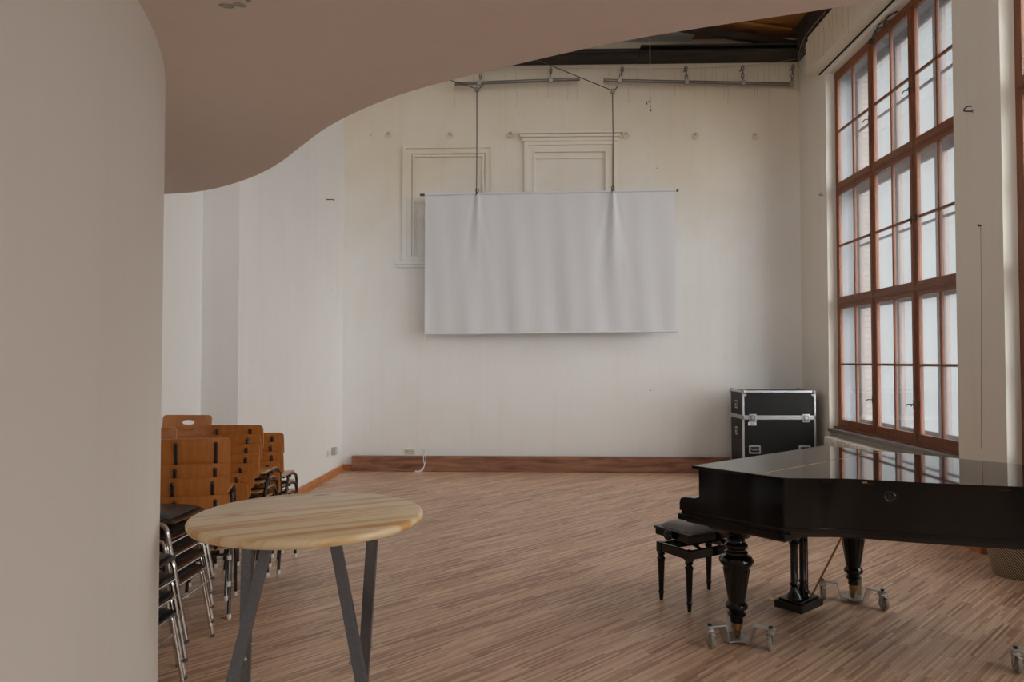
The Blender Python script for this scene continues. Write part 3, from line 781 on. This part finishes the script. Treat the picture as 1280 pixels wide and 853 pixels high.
def handle(M, parent):
    m = MB(); m.box(-.078, .078, -.008, -.001, -.055, .055, .010, M); f = m.build('recessed_handle', ALUP, parent)
    m = MB(); m.box(-.058, .058, -.0095, -.0075, -.037, .037, .006, M); m.build('dish', RUBB, f)
    m = MB(); m.box(-.046, .046, -.022, -.010, -.012, .012, .005, M); m.tube([M @ Vector(p) for p in ((-.05, -.012, .02), (-.05, -.018, .0), (.05, -.018, .0), (.05, -.012, .02))], .004, 6); m.build('grip', simple('grip steel', (.35, .37, .42), .35, .8), f)
handle(Matrix.Translation((.16, 0, .43)), body); handle(Matrix.Translation((.83, 0, .43)), body)
RS = Matrix.Rotation(-PI/2, 4, 'Z')
def small(M, parent):
    m = MB(); m.box(-.055, .055, -.008, -.001, -.055, .055, .010, M); f = m.build('side_catch', ALUP, parent)
    m = MB(); m.box(-.034, .034, -.0095, -.0075, -.036, .036, .006, M); m.build('dish', RUBB, f)
    m = MB(); m.box(-.02, .02, -.018, -.008, -.024, .012, .004, M); m.build('catch', ALUP, f)
small(Matrix.Translation((0, .27, 1.03)) @ RS, lid); small(Matrix.Translation((0, .27, .66)) @ RS, body)
f = MB().box(.075, .185, -.0025, -.0005, .755, .80, .001).build('paper_label', SCREED, r)
m = MB()
for k, x in enumerate((.098, .112, .123, .138, .150)): m.box(x, x+(.008 if k % 2 else .005), -.0038, -.0028, .766, .789)
m.build('print', INK, f)
for (x, y) in ((.12, .1), (CW-.12, .1), (.12, CD-.1), (CW-.12, CD-.1)):
    m = MB().cyl((x-.015, y, .045), (x+.015, y, .045), .045, 20); f = m.build('caster', RUBB, r)
    MB().box(x-.03, x+.03, y-.025, y+.025, .085, CZ0, .004).build('fork', ZINC, f)

# ------------------------------------------------------------------ basket
r = empty('basket', 'tall round woven basket standing on the floor behind the piano', 'basket', (3.68, 5.62, 0))
MB().lathe([(.155, .0), (.162, .015), (.20, .20), (.225, .40), (.235, .46), (.228, .47), (.215, .455), (.185, .20), (.15, .03), (.01, .025)], 40).build('basket_body', WICK, r)
MB().tube([(.232*math.cos(2*PI*k/32), .232*math.sin(2*PI*k/32), .465) for k in range(32)], .012, 8, 0, True).build('rim', simple('wicker rim', (.35, .27, .19), .7), r)

# ------------------------------------------------------------------ PIANO
PA = math.radians(-48.7)
P0 = (.953, 4.279)
piano = empty('grand_piano', 'black lacquered grand piano with closed lid on three metal dollies', 'grand piano', (P0[0], P0[1], 0), PA)
# local frame: x towards the tail, y from treble side to bass side
PW = 1.53
out0 = [(0, 0), (.56, 0)]
curve = [(.56, 0), (.615, .055), (.68, .125), (.75, .205), (.83, .268), (.93, .325), (1.07, .405), (1.20, .49), (1.33, .575), (1.45, .665), (1.55, .76), (1.64, .88), (1.70, 1.02), (1.70, 1.16), (1.66, 1.29), (1.57, 1.41), (1.43, 1.49), (1.28, 1.53)]
cv = cat2(curve, 6)
def offset(poly, d):
    n = len(poly); out = []
    for i, (x, y) in enumerate(poly):
        a = Vector(poly[i-1]); b_ = Vector((x, y)); c_ = Vector(poly[(i+1) % n])
        t1 = (b_-a).normalized(); t2 = (c_-b_).normalized(); n1 = Vector((t1.y, -t1.x)); n2 = Vector((t2.y, -t2.x))
        nn = (n1+n2); nn.normalize(); k = d/max(.4, nn.dot(n1))
        out.append((x+nn.x*k, y+nn.y*k))
    return out
body_poly = [(.02, 0), *cv, (.02, PW)]
case = MB().prism(body_poly, .745, .998, bev=.003).build('case', BLACK, piano, ang=14)
m = MB().prism(offset(body_poly, .012), .732, .752, bev=.008, seg=3); m.build('bottom_moulding', BLACK, piano, ang=30)
m = MB().prism(offset(body_poly, -.03), .70, .735, bev=.004); m.build('underframe', BLACKS, piano)
# keybed with its own mouldings
kb = [(-.115, -.012), (.562, -.012), (.562, PW+.012), (-.115, PW+.012)]
m = MB(); m.box(-.125, .566, -.014, PW+.014, .684, .722, .008); m.box(-.105, .56, -.006, PW+.006, .715, .748, .006); m.box(-.09, .55, .02, PW-.02, .668, .69, .008)
m.build('keybed', BLACK, piano)
# treble and bass cheeks with the scooped front profile
def cheek(y0, y1, name='cheek'):
    pr = [(.562, .74), (.562, .998), (.022, .998), (.022, .955), (.025, .948)]
    for k in range(0, 9):
        a = math.radians(50-k*17.5)
        pr.append((-.008+.062*math.cos(a), .888+.062*math.sin(a)))
    pr += [(-.03, .826), (-.085, .822), (-.105, .815), (-.114, .80), (-.116, .785), (-.118, .74)]
    M = Matrix(((1, 0, 0, 0), (0, 0, -1, y1), (0, 1, 0, 0), (0, 0, 0, 1)))
    MB().prism(pr, 0, y1-y0, M, bev=.003).build(name, BLACK, piano, ang=30)
cheek(-.006, .06); cheek(PW-.06, PW+.006)
m = MB().box(-.112, .03, .06, PW-.06, .745, .775, .006); m.build('keyslip', BLACK, piano)
m = MB(); M_ = Matrix(((1, 0, 0, 0), (0, 0, -1, PW-.06), (0, 1, 0, 0), (0, 0, 0, 1)))
m.prism([(-.10, .775), (-.10, .795), (-.06, .806), (.055, .812), (.066, .83), (.07, .99), (.09, .99), (.09, .775)], 0, PW-.12, M_, bev=.003); m.build('fallboard', BLACK, piano)
# lid in two leaves
lid_poly = offset([(0, 0), *cv, (0, PW)], .016)
front = [p for p in lid_poly if p[0] <= .0]
HX = .405
def clip(poly, xlim, keep_less):
    out = []; n = len(poly)
    for i in range(n):
        a, b_ = poly[i], poly[(i+1) % n]
        ia = (a[0] <= xlim) == keep_less; ib = (b_[0] <= xlim) == keep_less
        if ia: out.append(a)
        if ia != ib:
            t = (xlim-a[0])/(b_[0]-a[0]); out.append((xlim, a[1]+t*(b_[1]-a[1])))
    return out
m = MB().prism(clip(lid_poly, HX-.0015, True), .9985, 1.019, bev=.006, seg=2); m.build('lid_front_leaf', LIDM, piano, ang=14)
m = MB().prism(clip(lid_poly, HX+.0015, False), .9985, 1.019, bev=.006, seg=2); m.build('lid_main_leaf', LIDM, piano, ang=14)
m = MB().cyl((HX, -.012, 1.0175), (HX, PW+.012, 1.0175), .0026, 8); m.build('long_hinge', BRASS, piano)
m = MB().lathe([(.028, 0), (.029, .005), (.024, .008), (.020, .005), (.012, .005), (.009, .008)], 24, Matrix.Translation((.955, .336, .935)) @ Matrix.Rotation(math.radians(30), 4, 'Z') @ Matrix.Rotation(PI/2, 4, 'X')); m.build('lid_lock_knob', BLACKS, piano)
for (x, y) in ((.872, .282), (1.385, .605)):
    m = MB().box(-.03, .03, -.006, .006, -.006, .006, .003, Matrix.Translation((x, y, 1.003)) @ Matrix.Rotation(math.radians(33), 4, 'Z')); m.build('lid_catch', BRASS, piano)
# legs
def piano_leg(lx, ly, s=1.):
    prof = [(.075, .70), (.105, .69), (.105, .672), (.082, .66), (.092, .645), (.08, .625), (.052, .60), (.050, .585), (.056, .575), (.066, .565), (.066, .552), (.052, .54), (.052, .532), (.066, .524), (.066, .512), (.054, .505), (.088, .495), (.098, .478), (.098, .466), (.088, .45), (.076, .44), (.074, .43), (.047, .235), (.056, .226), (.064, .212), (.062, .2), (.044, .185), (.042, .175), (.054, .165), (.05, .155), (.036, .145), (.036, .12), (.034, .115)]
    prof = [(r_*s, z) for r_, z in prof][::-1]
    f = MB().lathe(prof, 28, Matrix.Translation((lx, ly, 0))).build('leg', BLACK, piano, ang=40)
    # fluted facets on the tapering shaft
    fl_ = MB()
    for k in range(12):
        a = 2*PI*k/12
        fl_.bar((lx+.046*s*math.cos(a), ly+.046*s*math.sin(a), .245), (lx+.0735*s*math.cos(a), ly+.0735*s*math.sin(a), .425), .006, .010, .002, (math.cos(a+1.57), math.sin(a+1.57), 0))
    fl_.build('shaft_fluting', BLACK, f)
    g = MB().lathe([(.012, .035), (.02, .045), (.022, .075), (.03, .08), (.03, .12)], 20, Matrix.Translation((lx, ly, 0))); g.build('brass_ferrule', BRASS, f)
    g = MB(); g.cyl((lx-.012, ly, .052), (lx+.012, ly, .052), .022, 16); g.build('caster_wheel', BRASS, f)
LEGS = [(.165, .155), (.27, 1.385), (1.458, 1.085)]
for lx, ly in LEGS: piano_leg(lx, ly, 1. if ly < 1.2 or lx > 1 else .96)
# corbel blocks below the keybed
for lx, ly in LEGS[:2]:
    m = MB().lathe([(.07, .60), (.10, .63), (.15, .655), (.19, .69)], 4, Matrix.Translation((lx, ly, 0)) @ Matrix.Rotation(PI/4, 4, 'Z')); m.build('leg_block', BLACK, piano, smooth=False)
# pedal lyre
lyre = bpy.data.objects.new('pedal_lyre', None); COL.objects.link(lyre); lyre.parent = piano
lyre.location = (.135, .91, 0)
m = MB(); m.box(-.095, .095, -.14, .14, .035, .085, .005); m.box(-.075, .075, -.12, .12, .085, .10, .005); m.build('pedal_box', BLACKS, lyre)
for dy in (-.055, .055):
    prof = [(.052, .10), (.045, .115), (.036, .13), (.024, .16), (.022, .175), (.032, .185), (.022, .2), (.023, .42), (.026, .44), (.034, .455), (.024, .47), (.022, .50), (.036, .52), (.038, .53), (.026, .545), (.026, .58), (.036, .59), (.036, .67), (.045, .70)]
    m = MB().lathe(prof, 20, Matrix.Translation((0, dy, 0))); m.build('column', BLACKS, lyre)
for dy in (-.045, .045):
    m = MB(); m.tube([(-.05, dy, .055), (-.10, dy, .052), (-.15, dy, .048), (-.175, dy, .045)], .010, 8, 3); m.sphere((-.165, dy, .047), .018, 12, (1.6, .8, .5)) if False else None
    m.box(-.185, -.13, dy-.017, dy+.017, .041, .052, .005); m.build('pedal', BRASSL, lyre)
for dy in (-.02, .03):
    m = MB().cyl((.045, dy, .09), (.045, dy, .70), .0045, 8); m.build('pull_rod', TUBE, lyre)
m = MB().tube([(.06, .03, .09), (.20, .06, .40), (.34, .09, .71)], .0065, 8); m.build('brace_rod', BRASS, lyre)

# dollies (things of their own: the piano stands in them)
def dolly(cx, cy, angs, lab, sws=(80, 100, 60)):
    r = empty('piano_dolly', lab, 'piano dolly', (cx, cy, 0), 0, 'three grey metal dollies under the piano legs')
    m = MB().lathe([(.070, .020), (.072, .026), (.072, .028), (.03, .030)], 6); m.build('cup', ALU, r)
    for a in angs:
        a = math.radians(a); M = Matrix.Rotation(a, 4, 'Z')
        m = MB(); W_ = .042
        m.box(.02, .085, -W_, W_, .018, .024, .002, M)
        m.bar(M @ Vector((.080, 0, .021)), M @ Vector((.108, 0, .118)), .006, W_*1.9, .002, M.to_3x3() @ Vector((0, 1, 0)))
        m.prism([(.10, -W_*.8), (.20, -W_*.5), (.222, -.012), (.222, .012), (.20, W_*.5), (.10, W_*.8)], .115, .121, M, .001)
        arm = m.build('arm', ALU, r)
        MB().cyl(M @ Vector((.195, 0, .12)), M @ Vector((.195, 0, .131)), .012, 6).build('bolt', RUBB, arm)
        # caster, swivelled
        sw = math.radians(sws[list(angs).index(round(math.degrees(a)))])
        c0 = M @ Vector((.195, 0, 0)); Q = Matrix.Translation(c0) @ Matrix.Rotation(sw, 4, 'Z')
        m = MB(); m.lathe([(.026, .100), (.026, .114)], 16, Q); m.box(-.024, .03, -.022, .022, .092, .100, .003, Q)
        for sy in (-.0185, .0155): m.prism([(-.016, .035), (-.006, .035), (.026, .098), (-.026, .098)], 0, .003, Q @ Matrix(((1, 0, 0, -.006), (0, 0, -1, sy+.003), (0, 1, 0, 0), (0, 0, 0, 1))))
        m.box(-.06, -.025, -.010, .010, .084, .092, .003, Q); m.build('caster_fork', ALU, arm)
        m = MB(); T_ = Q @ Matrix.Translation((-.014, 0, .043)) @ Matrix.Rotation(PI/2, 4, 'X')
        m.lathe([(.030, -.011), (.040, -.011), (.043, -.007), (.043, .007), (.040, .011), (.030, .011)], 28, T_); m.build('caster_wheel', RUBW, arm)
        m = MB(); m.lathe([(.012, -.014), (.029, -.010), (.029, .010), (.012, .014)], 20, T_); m.build('wheel_hub', ALU, arm)
    return r
def pw(lx, ly):
    c_, s_ = math.cos(PA), math.sin(PA); return (P0[0]+lx*c_-ly*s_, P0[1]+lx*s_+ly*c_)
for (lx, ly), an, lab in zip(LEGS, ([85, 205, 325], [162, 308, 60], [180, 300, 60]),
        ('grey three-wheeled metal dolly under the near front leg of the piano', 'grey three-wheeled metal dolly under the far leg of the piano, behind the pedals', 'grey three-wheeled metal dolly under the tail of the piano at the right edge')):
    x, y = pw(lx, ly); dolly(x, y, an, lab)

# ------------------------------------------------------------------ piano bench
r = empty('piano_bench', 'black adjustable piano bench with grey leather seat beside the piano', 'piano bench', (1.128, 4.98, 0), math.radians(31.5))
BL, BW_ = .45, .27
def bcushion(u, v):
    x = (u-.5)*.46; y = (v-.5)*.30
    h = .505+.045*(1-abs(2*u-1)**5)**.6*(1-abs(2*v-1)**4)**.6
    return (x, y, h)
m = MB().grid(bcushion, 28, 20, .02); m.build('seat_cushion', LEATH, r, ang=60)
m = MB(); m.box(-.25, .25, -.165, .165, .445, .508, .008); m.box(-.258, .258, -.173, .173, .488, .506, .007); m.build('seat_frame', BLACK, r)
m = MB(); m.box(-.235, .235, -.15, -.125, .335, .395, .005); m.box(-.235, .235, .125, .15, .335, .395, .005); m.box(-.24, -.215, -.14, .14, .335, .395, .005); m.box(.215, .24, -.14, .14, .335, .395, .005); m.build('apron', BLACK, r)
for sx in (-1, 1):
    for sy in (-1, 1):
        x, y = sx*.222, sy*.135
        prof = [(.011, 0), (.014, .02), (.016, .045), (.021, .055), (.016, .065), (.0165, .075), (.024, .26), (.026, .275), (.03, .285), (.020, .295), (.020, .305), (.028, .315), (.022, .33)]
        m = MB().lathe(prof, 18, Matrix.Translation((x, y, 0))); m.box(x-.024, x+.024, y-.024, y+.024, .328, .398, .004); m.build('leg', BLACK, r)
for sx in (-1, 1):
    m = MB().cyl((sx*.25, 0, .475), (sx*.275, 0, .475), .012, 12); m.lathe([(.02, 0), (.034, .008), (.036, .02), (.028, .034), (.012, .038)], 20, Matrix.Translation((sx*.262, 0, .475)) @ Matrix.Rotation(sx*PI/2, 4, 'Y')); m.build('adjusting_knob', BLACKS, r)
m = MB()
for sx in (-.12, .12): m.bar((sx-.09, .05, .36), (sx+.06, .05, .45), .012, .02, .002); m.bar((sx+.09, -.05, .36), (sx-.06, -.05, .45), .012, .02, .002)
m.box(-.13, .13, -.06, .06, .40, .41); m.build('scissor_lift', BLACKS, r)

# ------------------------------------------------------------------ bar table
TX, TY = -.800, 2.535
r = empty('bar_table', 'round pine topped bar table on crossed dark steel legs in the foreground', 'table', (TX, TY, 0))
m = MB().lathe([(.381, 1.067), (.395, 1.071), (.401, 1.081), (.4015, 1.089), (.397, 1.096), (.388, 1.1)], 96)
m.build('tabletop', PINE, r, ang=50)
def lg(p, q, w_=.024, d_=.038, up=(0, 1, 0)):
    p = Vector(p)-Vector((TX, TY, 0)); q = Vector(q)-Vector((TX, TY, 0))
    f = MB().bar(p, q, d_, w_, .003, up).build('leg', BARST, r)
    f['tmp'] = 1
    return f
LEGP = []
def seg(t, p, q): return tuple(Vector(p).lerp(Vector(q), t))
L2 = ((-.920, 2.51, 1.067), (-1.10, 2.22, .0)); L1 = ((-.980, 2.44, 1.067), (-1.08, 2.65, .0))
R1 = ((-.705, 2.49, 1.067), (-.405, 2.22, .0)); R2 = ((-.550, 2.44, 1.067), (-.66, 2.65, .0))
for p, q in (L1, L2, R1, R2): lg(p, q)
o = Vector((TX, TY, 0))
m = MB(); m.box(-.30, .32, -.11, -.05, 1.058, 1.0675, .002); m.build('mounting_plate', BARST, r)
for (p, q), side in ((L2, 1), (L1, 1), (R1, -1), (R2, 1)):
    t = .40; c_ = Vector(p).lerp(Vector(q), t)-o
    m = MB().cyl(c_+Vector((side*.010, 0, 0)), c_+Vector((side*.022, 0, 0)), .007, 8); m.sphere(c_+Vector((side*.023, 0, 0)), .008, 10); m.build('bolt', ZINC, r)

# ------------------------------------------------------------------ chairs
def ply_chair(label, group, back=PLY, hole=False, tube=TUBE, tip=TIPW, tipz=.030, chrome=False, seatm=PLY, loc=(0, 0, 0), rz=0, name='stacking_chair'):
    """faces local +Y, origin on the floor below the seat"""
    r = empty(name, label, 'chair', loc, rz, group)
    BWd = .206
    # backrest: curved ply sheet
    z0, z1 = (.605, .785)
    def bk(u, v):
        x = (u-.5)*2*BWd; z = z0+(z1-z0)*v
        return (x, -.205-.03*(v)+.045*(2*u-1)**2*-1+.045, z)
    if not hole:
        n = 24; outl = []
        m = MB(); R_ = .028
        # rounded-rectangle outline extruded then bent
        pts = []
        for (cx, cz, a0) in ((BWd-R_, z1-R_, 0), (-BWd+R_, z1-R_, 90), (-BWd+R_, z0+R_, 180), (BWd-R_, z0+R_, 270)):
            for k in range(5):
                a = math.radians(a0+k*22.5); pts.append((cx+R_*math.cos(a), cz+R_*math.sin(a)))
        bend_sheet(m, pts, z0, z1, None)
        b_ = m.build('backrest', back, r, ang=50)
    else:
        m = MB(); R_ = .028; pts = []
        for (cx, cz, a0) in ((BWd-R_, z1-R_, 0), (-BWd+R_, z1-R_, 90), (-BWd+R_, z0+R_, 180), (BWd-R_, z0+R_, 270)):
            for k in range(5):
                a = math.radians(a0+k*22.5); pts.append((cx+R_*math.cos(a), cz+R_*math.sin(a)))
        bend_sheet(m, pts, z0, z1, (0, z1-.062, .052, .019))
        b_ = m.build('backrest', back, r, ang=50)
    # seat
    def st(u, v):
        x = (u-.5)*.39; y = -.19+v*.39
        t = abs(2*u-1)
        z = .432-.012*math.sin(PI*min(1, u))*math.sin(PI*v)+.006*t-.02*max(0, v-.82)/.18*.8
        # round the corners a little
        if v > .9: x *= 1-.05*(v-.9)/.1
        return (x, y, z)
    s_ = MB().grid(st, 14, 14, .011).build('seat', (PLYE if not chrome else seatm), r, ang=50)
    if chrome:
        def pd(u, v):
            x = (u-.5)*.35; y = -.165+v*.345
            return (x, y, .436+.028*(1-abs(2*u-1)**4)**.5*(1-abs(2*v-1)**4)**.5)
        MB().grid(pd, 14, 14, .012).build('seat_pad', PADM, r, ang=60)
    R = .0115 if not chrome else .0125
    tr_ = .0028 if not chrome else .0008
    for sx in (-1, 1):
        X = sx*.205; Xi = sx*.16
        # front leg bends back into the seat rail
        if chrome:
            path = [(X, .245, .02), (X, .19, .30), (X, .172, .385), (X-.004*sx, .14, .413), (Xi+.03*sx, .10, .416), (Xi+.03*sx, -.10, .418), (Xi+.02*sx, -.17, .43), (Xi, -.205, .50), (Xi-.0*sx, -.232, .68), (Xi, -.240, .745)]
        else:
            path = [(X, .225, .03), (X, .195, .30), (X, .185, .365), (X-.004*sx, .15, .402), (Xi+.02*sx, .08, .412), (Xi+.012*sx, -.10, .413)]
        f = MB().tube(path, R, 10, 4).build('front_leg' if True else 'leg', tube, r)
        MB().lathe([(R+tr_, 0), (R+tr_+.001, .004), (R+tr_, tipz)], 12, Matrix.Translation((X, path[0][1], .0))).build('leg_tip', TIPB if chrome else tip, f)
        # rear leg
        path2 = [(X, -.24, .03), (X, -.18, .25), (X, -.12, .355), (X-.006*sx, -.06, .395), (Xi+.015*sx, .0, .408)]
        g = MB().tube(path2, R, 10, 4).build('rear_leg', tube, r)
        MB().lathe([(R+tr_, 0), (R+tr_+.001, .004), (R+tr_, tipz)], 12, Matrix.Translation((X, -.24, .0))).build('leg_tip', TIPB if chrome else tip, g)
        if not chrome:
            # upright, visible behind the backrest as a rounded tube end
            ux = sx*.118
            h = MB()
            if hole:
                h.tube([(ux, .02, .415), (ux, -.14, .420), (ux, -.205, .455), (ux, -.236, .56), (ux, -.252, z0+.05)], .0125, 10, 4)
            else:
                h.tube([(ux, .02, .415), (ux, -.14, .420), (ux, -.195, .455), (ux, -.222, .60), (ux, -.243, z1-.038)], .0125, 10, 4)
                h.sphere((ux, -.243, z1-.036), .0145, 10)
            h.build('back_upright', tube, r)
    m = MB().cyl((-.20, .03, .405), (.20, .03, .405), R*.9, 10); m.cyl((-.20, -.10, .37), (.20, -.10, .37), R*.8, 10) if not chrome else None
    if chrome: m.cyl((-.205, .19, .31), (.205, .19, .31), .006, 8)
    m.build('cross_bar', tube, r)
    return r
def bend_sheet(m, pts, z0, z1, hole, th=.010):
    """solid curved sheet: outline pts (x,z), bent backwards at the middle, optional oval grip hole"""
    bm = m.bm
    def bend(x, z, o):
        t = (z-z0)/(z1-z0); k = x/.206
        return (x, -.215-.022*t-.022*(1-k*k)+o, z)
    from mathutils.geometry import tessellate_polygon, delaunay_2d_cdt
    loop = [Vector(p) for p in pts]
    verts = list(loop); edges_ = [(i, (i+1) % len(loop)) for i in range(len(loop))]
    nl = len(loop)
    if hole:
        cx, cz, hx, hz = hole; n = 18
        for k in range(n):
            a = 2*PI*k/n; verts.append(Vector((cx+hx*math.copysign(abs(math.cos(a))**.7, math.cos(a)), cz+hz*math.copysign(abs(math.sin(a))**.8, math.sin(a)))))
        edges_ += [(nl+k, nl+(k+1) % n) for k in range(n)]
    # interior points for bending
    for i in range(1, 12):
        for j in range(1, 5):
            x = -.206+.412*i/12; z = z0+(z1-z0)*j/5
            if hole and abs(x-hole[0]) < hole[2]*1.15 and abs(z-hole[1]) < hole[3]*1.4: continue
            verts.append(Vector((x, z)))
    V, E_, F_, *_ = delaunay_2d_cdt(verts, edges_, [], 1, 1e-5)
    A = [bm.verts.new(bend(v.x, v.y, 0)) for v in V]; B = [bm.verts.new(bend(v.x, v.y, th)) for v in V]
    cnt = {}
    for f in F_:
        c_ = sum((V[i] for i in f), Vector((0, 0)))/len(f)
        if hole and ((c_.x-hole[0])/hole[2])**2+((c_.y-hole[1])/hole[3])**2 < .92: continue
        bm.faces.new([A[i] for i in f]); bm.faces.new([B[i] for i in reversed(f)])
        for i in range(len(f)):
            e = (f[i], f[(i+1) % len(f)]); k = tuple(sorted(e)); cnt.setdefault(k, []).append(e)
    for k, es in cnt.items():
        if len(es) == 1:
            a, b_ = es[0]; bm.faces.new((A[b_], A[a], B[a], B[b_]))

ORD = ['topmost', 'second from top', 'third from top', 'fourth from top', 'fifth from top', 'sixth from top', 'lowest']
def stack(proto, n, x, y, rz, dz, dy, desc, group, where, jit=0.012, tops=None, dxk=0.):
    """copies of proto, lowest first; each higher chair sits dy further forward"""
    rnd = random.Random(int(abs(x*1000))+n)
    for k in range(n):
        c = proto if k == 0 else copy_tree(proto)
        jx = rnd.uniform(-jit, jit); z = (dz*k) if tops is None else tops[k]
        fx, fy = -math.sin(rz), math.cos(rz)
        c.location = (x+jx+fx*dy*k+dxk*k, y+fy*dy*k, z)
        c.rotation_euler = (0, 0, rz+rnd.uniform(-.02, .02))
        idx = n-1-k
        o_ = 'lowest' if k == 0 else ORD[idx]
        c['label'] = '%s %s, %s' % (o_, desc, where)
        c['group'] = group
G = 'stacked wooden chairs at the left wall'
pA = ply_chair('', G)
stack(pA, 4, -2.215, 4.70, math.radians(17), .083, .02, 'orange dark-framed chair', 'chairs of the near wooden stack', 'in the wooden stack nearest the table', tops=[0, .11, .195, .355])
pB = ply_chair('', G)
stack(pB, 7, -2.21, 5.18, math.radians(4), .065, .026, 'orange dark-framed chair', 'chairs of the middle wooden stack', 'in the middle stack of seven', dxk=.008)
pC = ply_chair('', G)
stack(pC, 5, -2.19, 5.72, math.radians(4), .072, .022, 'orange dark-framed chair', 'chairs of the far wooden stack', 'in the stack furthest right', dxk=.002)
pD = ply_chair('', G, back=PLYL, hole=True)
stack(pD, 6, -2.85, 5.52, math.radians(180), .081, -.016, 'light orange grip-hole chair', 'chairs of the grip-hole stack', 'in the tallest stack at the back')
pE = ply_chair('', G, back=PLYL, hole=True)
stack(pE, 5, -2.88, 5.0, math.radians(180), .088, -.016, 'light orange chair', 'chairs of the half hidden stack', 'in the back stack cut off by the curved wall')
pS2 = ply_chair('', G, chrome=True, seatm=wood('dark ply seat', (.06, .024, .012), (.11, .045, .02), 'Y', 2.2, 7, .4), tube=STEEL, tipz=.009, name='padded_chair')
stack(pS2, 5, -2.16, 4.03, math.radians(-90), .085, .0, 'chrome chair with black pad', 'chairs of the far chrome stack', 'in the stack just left of the table', jit=.006)
pS1 = ply_chair('', G, chrome=True, seatm=PADM, tube=STEEL, tipz=.009, name='padded_chair')
stack(pS1, 4, -1.945, 3.27, math.radians(-90), .088, .0, 'chrome chair with black pad', 'chairs of the near chrome stack', 'in the lower stack beside the curved wall', jit=.004)

# ------------------------------------------------------------------ lights and world
wd = bpy.data.worlds.new('sky'); sc.world = wd; wd.use_nodes = True
nt = wd.node_tree; nt.nodes.clear()
bg = nt.nodes.new('ShaderNodeBackground'); ow = nt.nodes.new('ShaderNodeOutputWorld')
bg.inputs['Color'].default_value = (.97, .985, 1.0, 1); bg.inputs['Strength'].default_value = .56
nt.links.new(bg.outputs[0], ow.inputs[0])

def sun(name, direction, strength, angle, col):
    l = bpy.data.lights.new(name, 'SUN'); l.energy = strength; l.angle = math.radians(angle); l.color = col
    o = bpy.data.objects.new(name, l); COL.objects.link(o); o.rotation_euler = Vector(direction).to_track_quat('-Z', 'Y').to_euler(); return o
sun('overcast_daylight', (-.70, .62, -.47), 11.2, 75, (1, .985, .965))
def area(name, loc, direction, sx, sy, power, col):
    l = bpy.data.lights.new(name, 'AREA'); l.shape = 'RECTANGLE'; l.size = sx; l.size_y = sy; l.energy = power; l.color = col
    o = bpy.data.objects.new(name, l); COL.objects.link(o); o.location = loc; o.rotation_euler = Vector(direction).to_track_quat('-Z', 'Z').to_euler(); return o
area('fill_from_front_wall', (1.2, YF+.15, 1.75), (0, 1, 0), 4.5, 1.6, 14, (1, .985, .97))  # added fill lamp before the windowless wall behind the camera
area('fill_over_the_gallery', (.6, YF+.2, 4.6), (0, 1, .02), 6, 2.4, 150, (1, .985, .97))  # added fill lamp above the gallery, lifts the upper back wall

area('fill_at_side_window', (4.0, 1.06, 1.4), (-1, .12, -.12), 2.7, 1.2, 21, (1, .985, .965))  # added lamp inside the window reveal, brightens near floor and table
area('fill_at_rear_side_window', (4.0, -2.5, 2.0), (-1, .25, -.05), 2.7, 1.8, 14, (1, .985, .965))  # second added fill lamp, in the reveal behind the camera

# ------------------------------------------------------------------ camera
cam = bpy.data.cameras.new('camera'); co = bpy.data.objects.new('camera', cam); COL.objects.link(co)
cam.sensor_width = 36; cam.lens = 895/1280*36; cam.clip_start = .05; cam.clip_end = 200
co.location = (0, 0, 1.64); co.rotation_euler = (math.radians(90+1.55), 0, math.radians(1.79))
sc.camera = co
sc.view_settings.view_transform = 'Standard'; sc.view_settings.look = 'None'
sc.view_settings.exposure = 0; sc.view_settings.gamma = 1; sc.view_settings.use_curve_mapping = False
cy = sc.cycles; cy.use_denoising = True; cy.max_bounces = 10; cy.diffuse_bounces = 6; cy.transparent_max_bounces = 16
cy.sample_clamp_indirect = 6
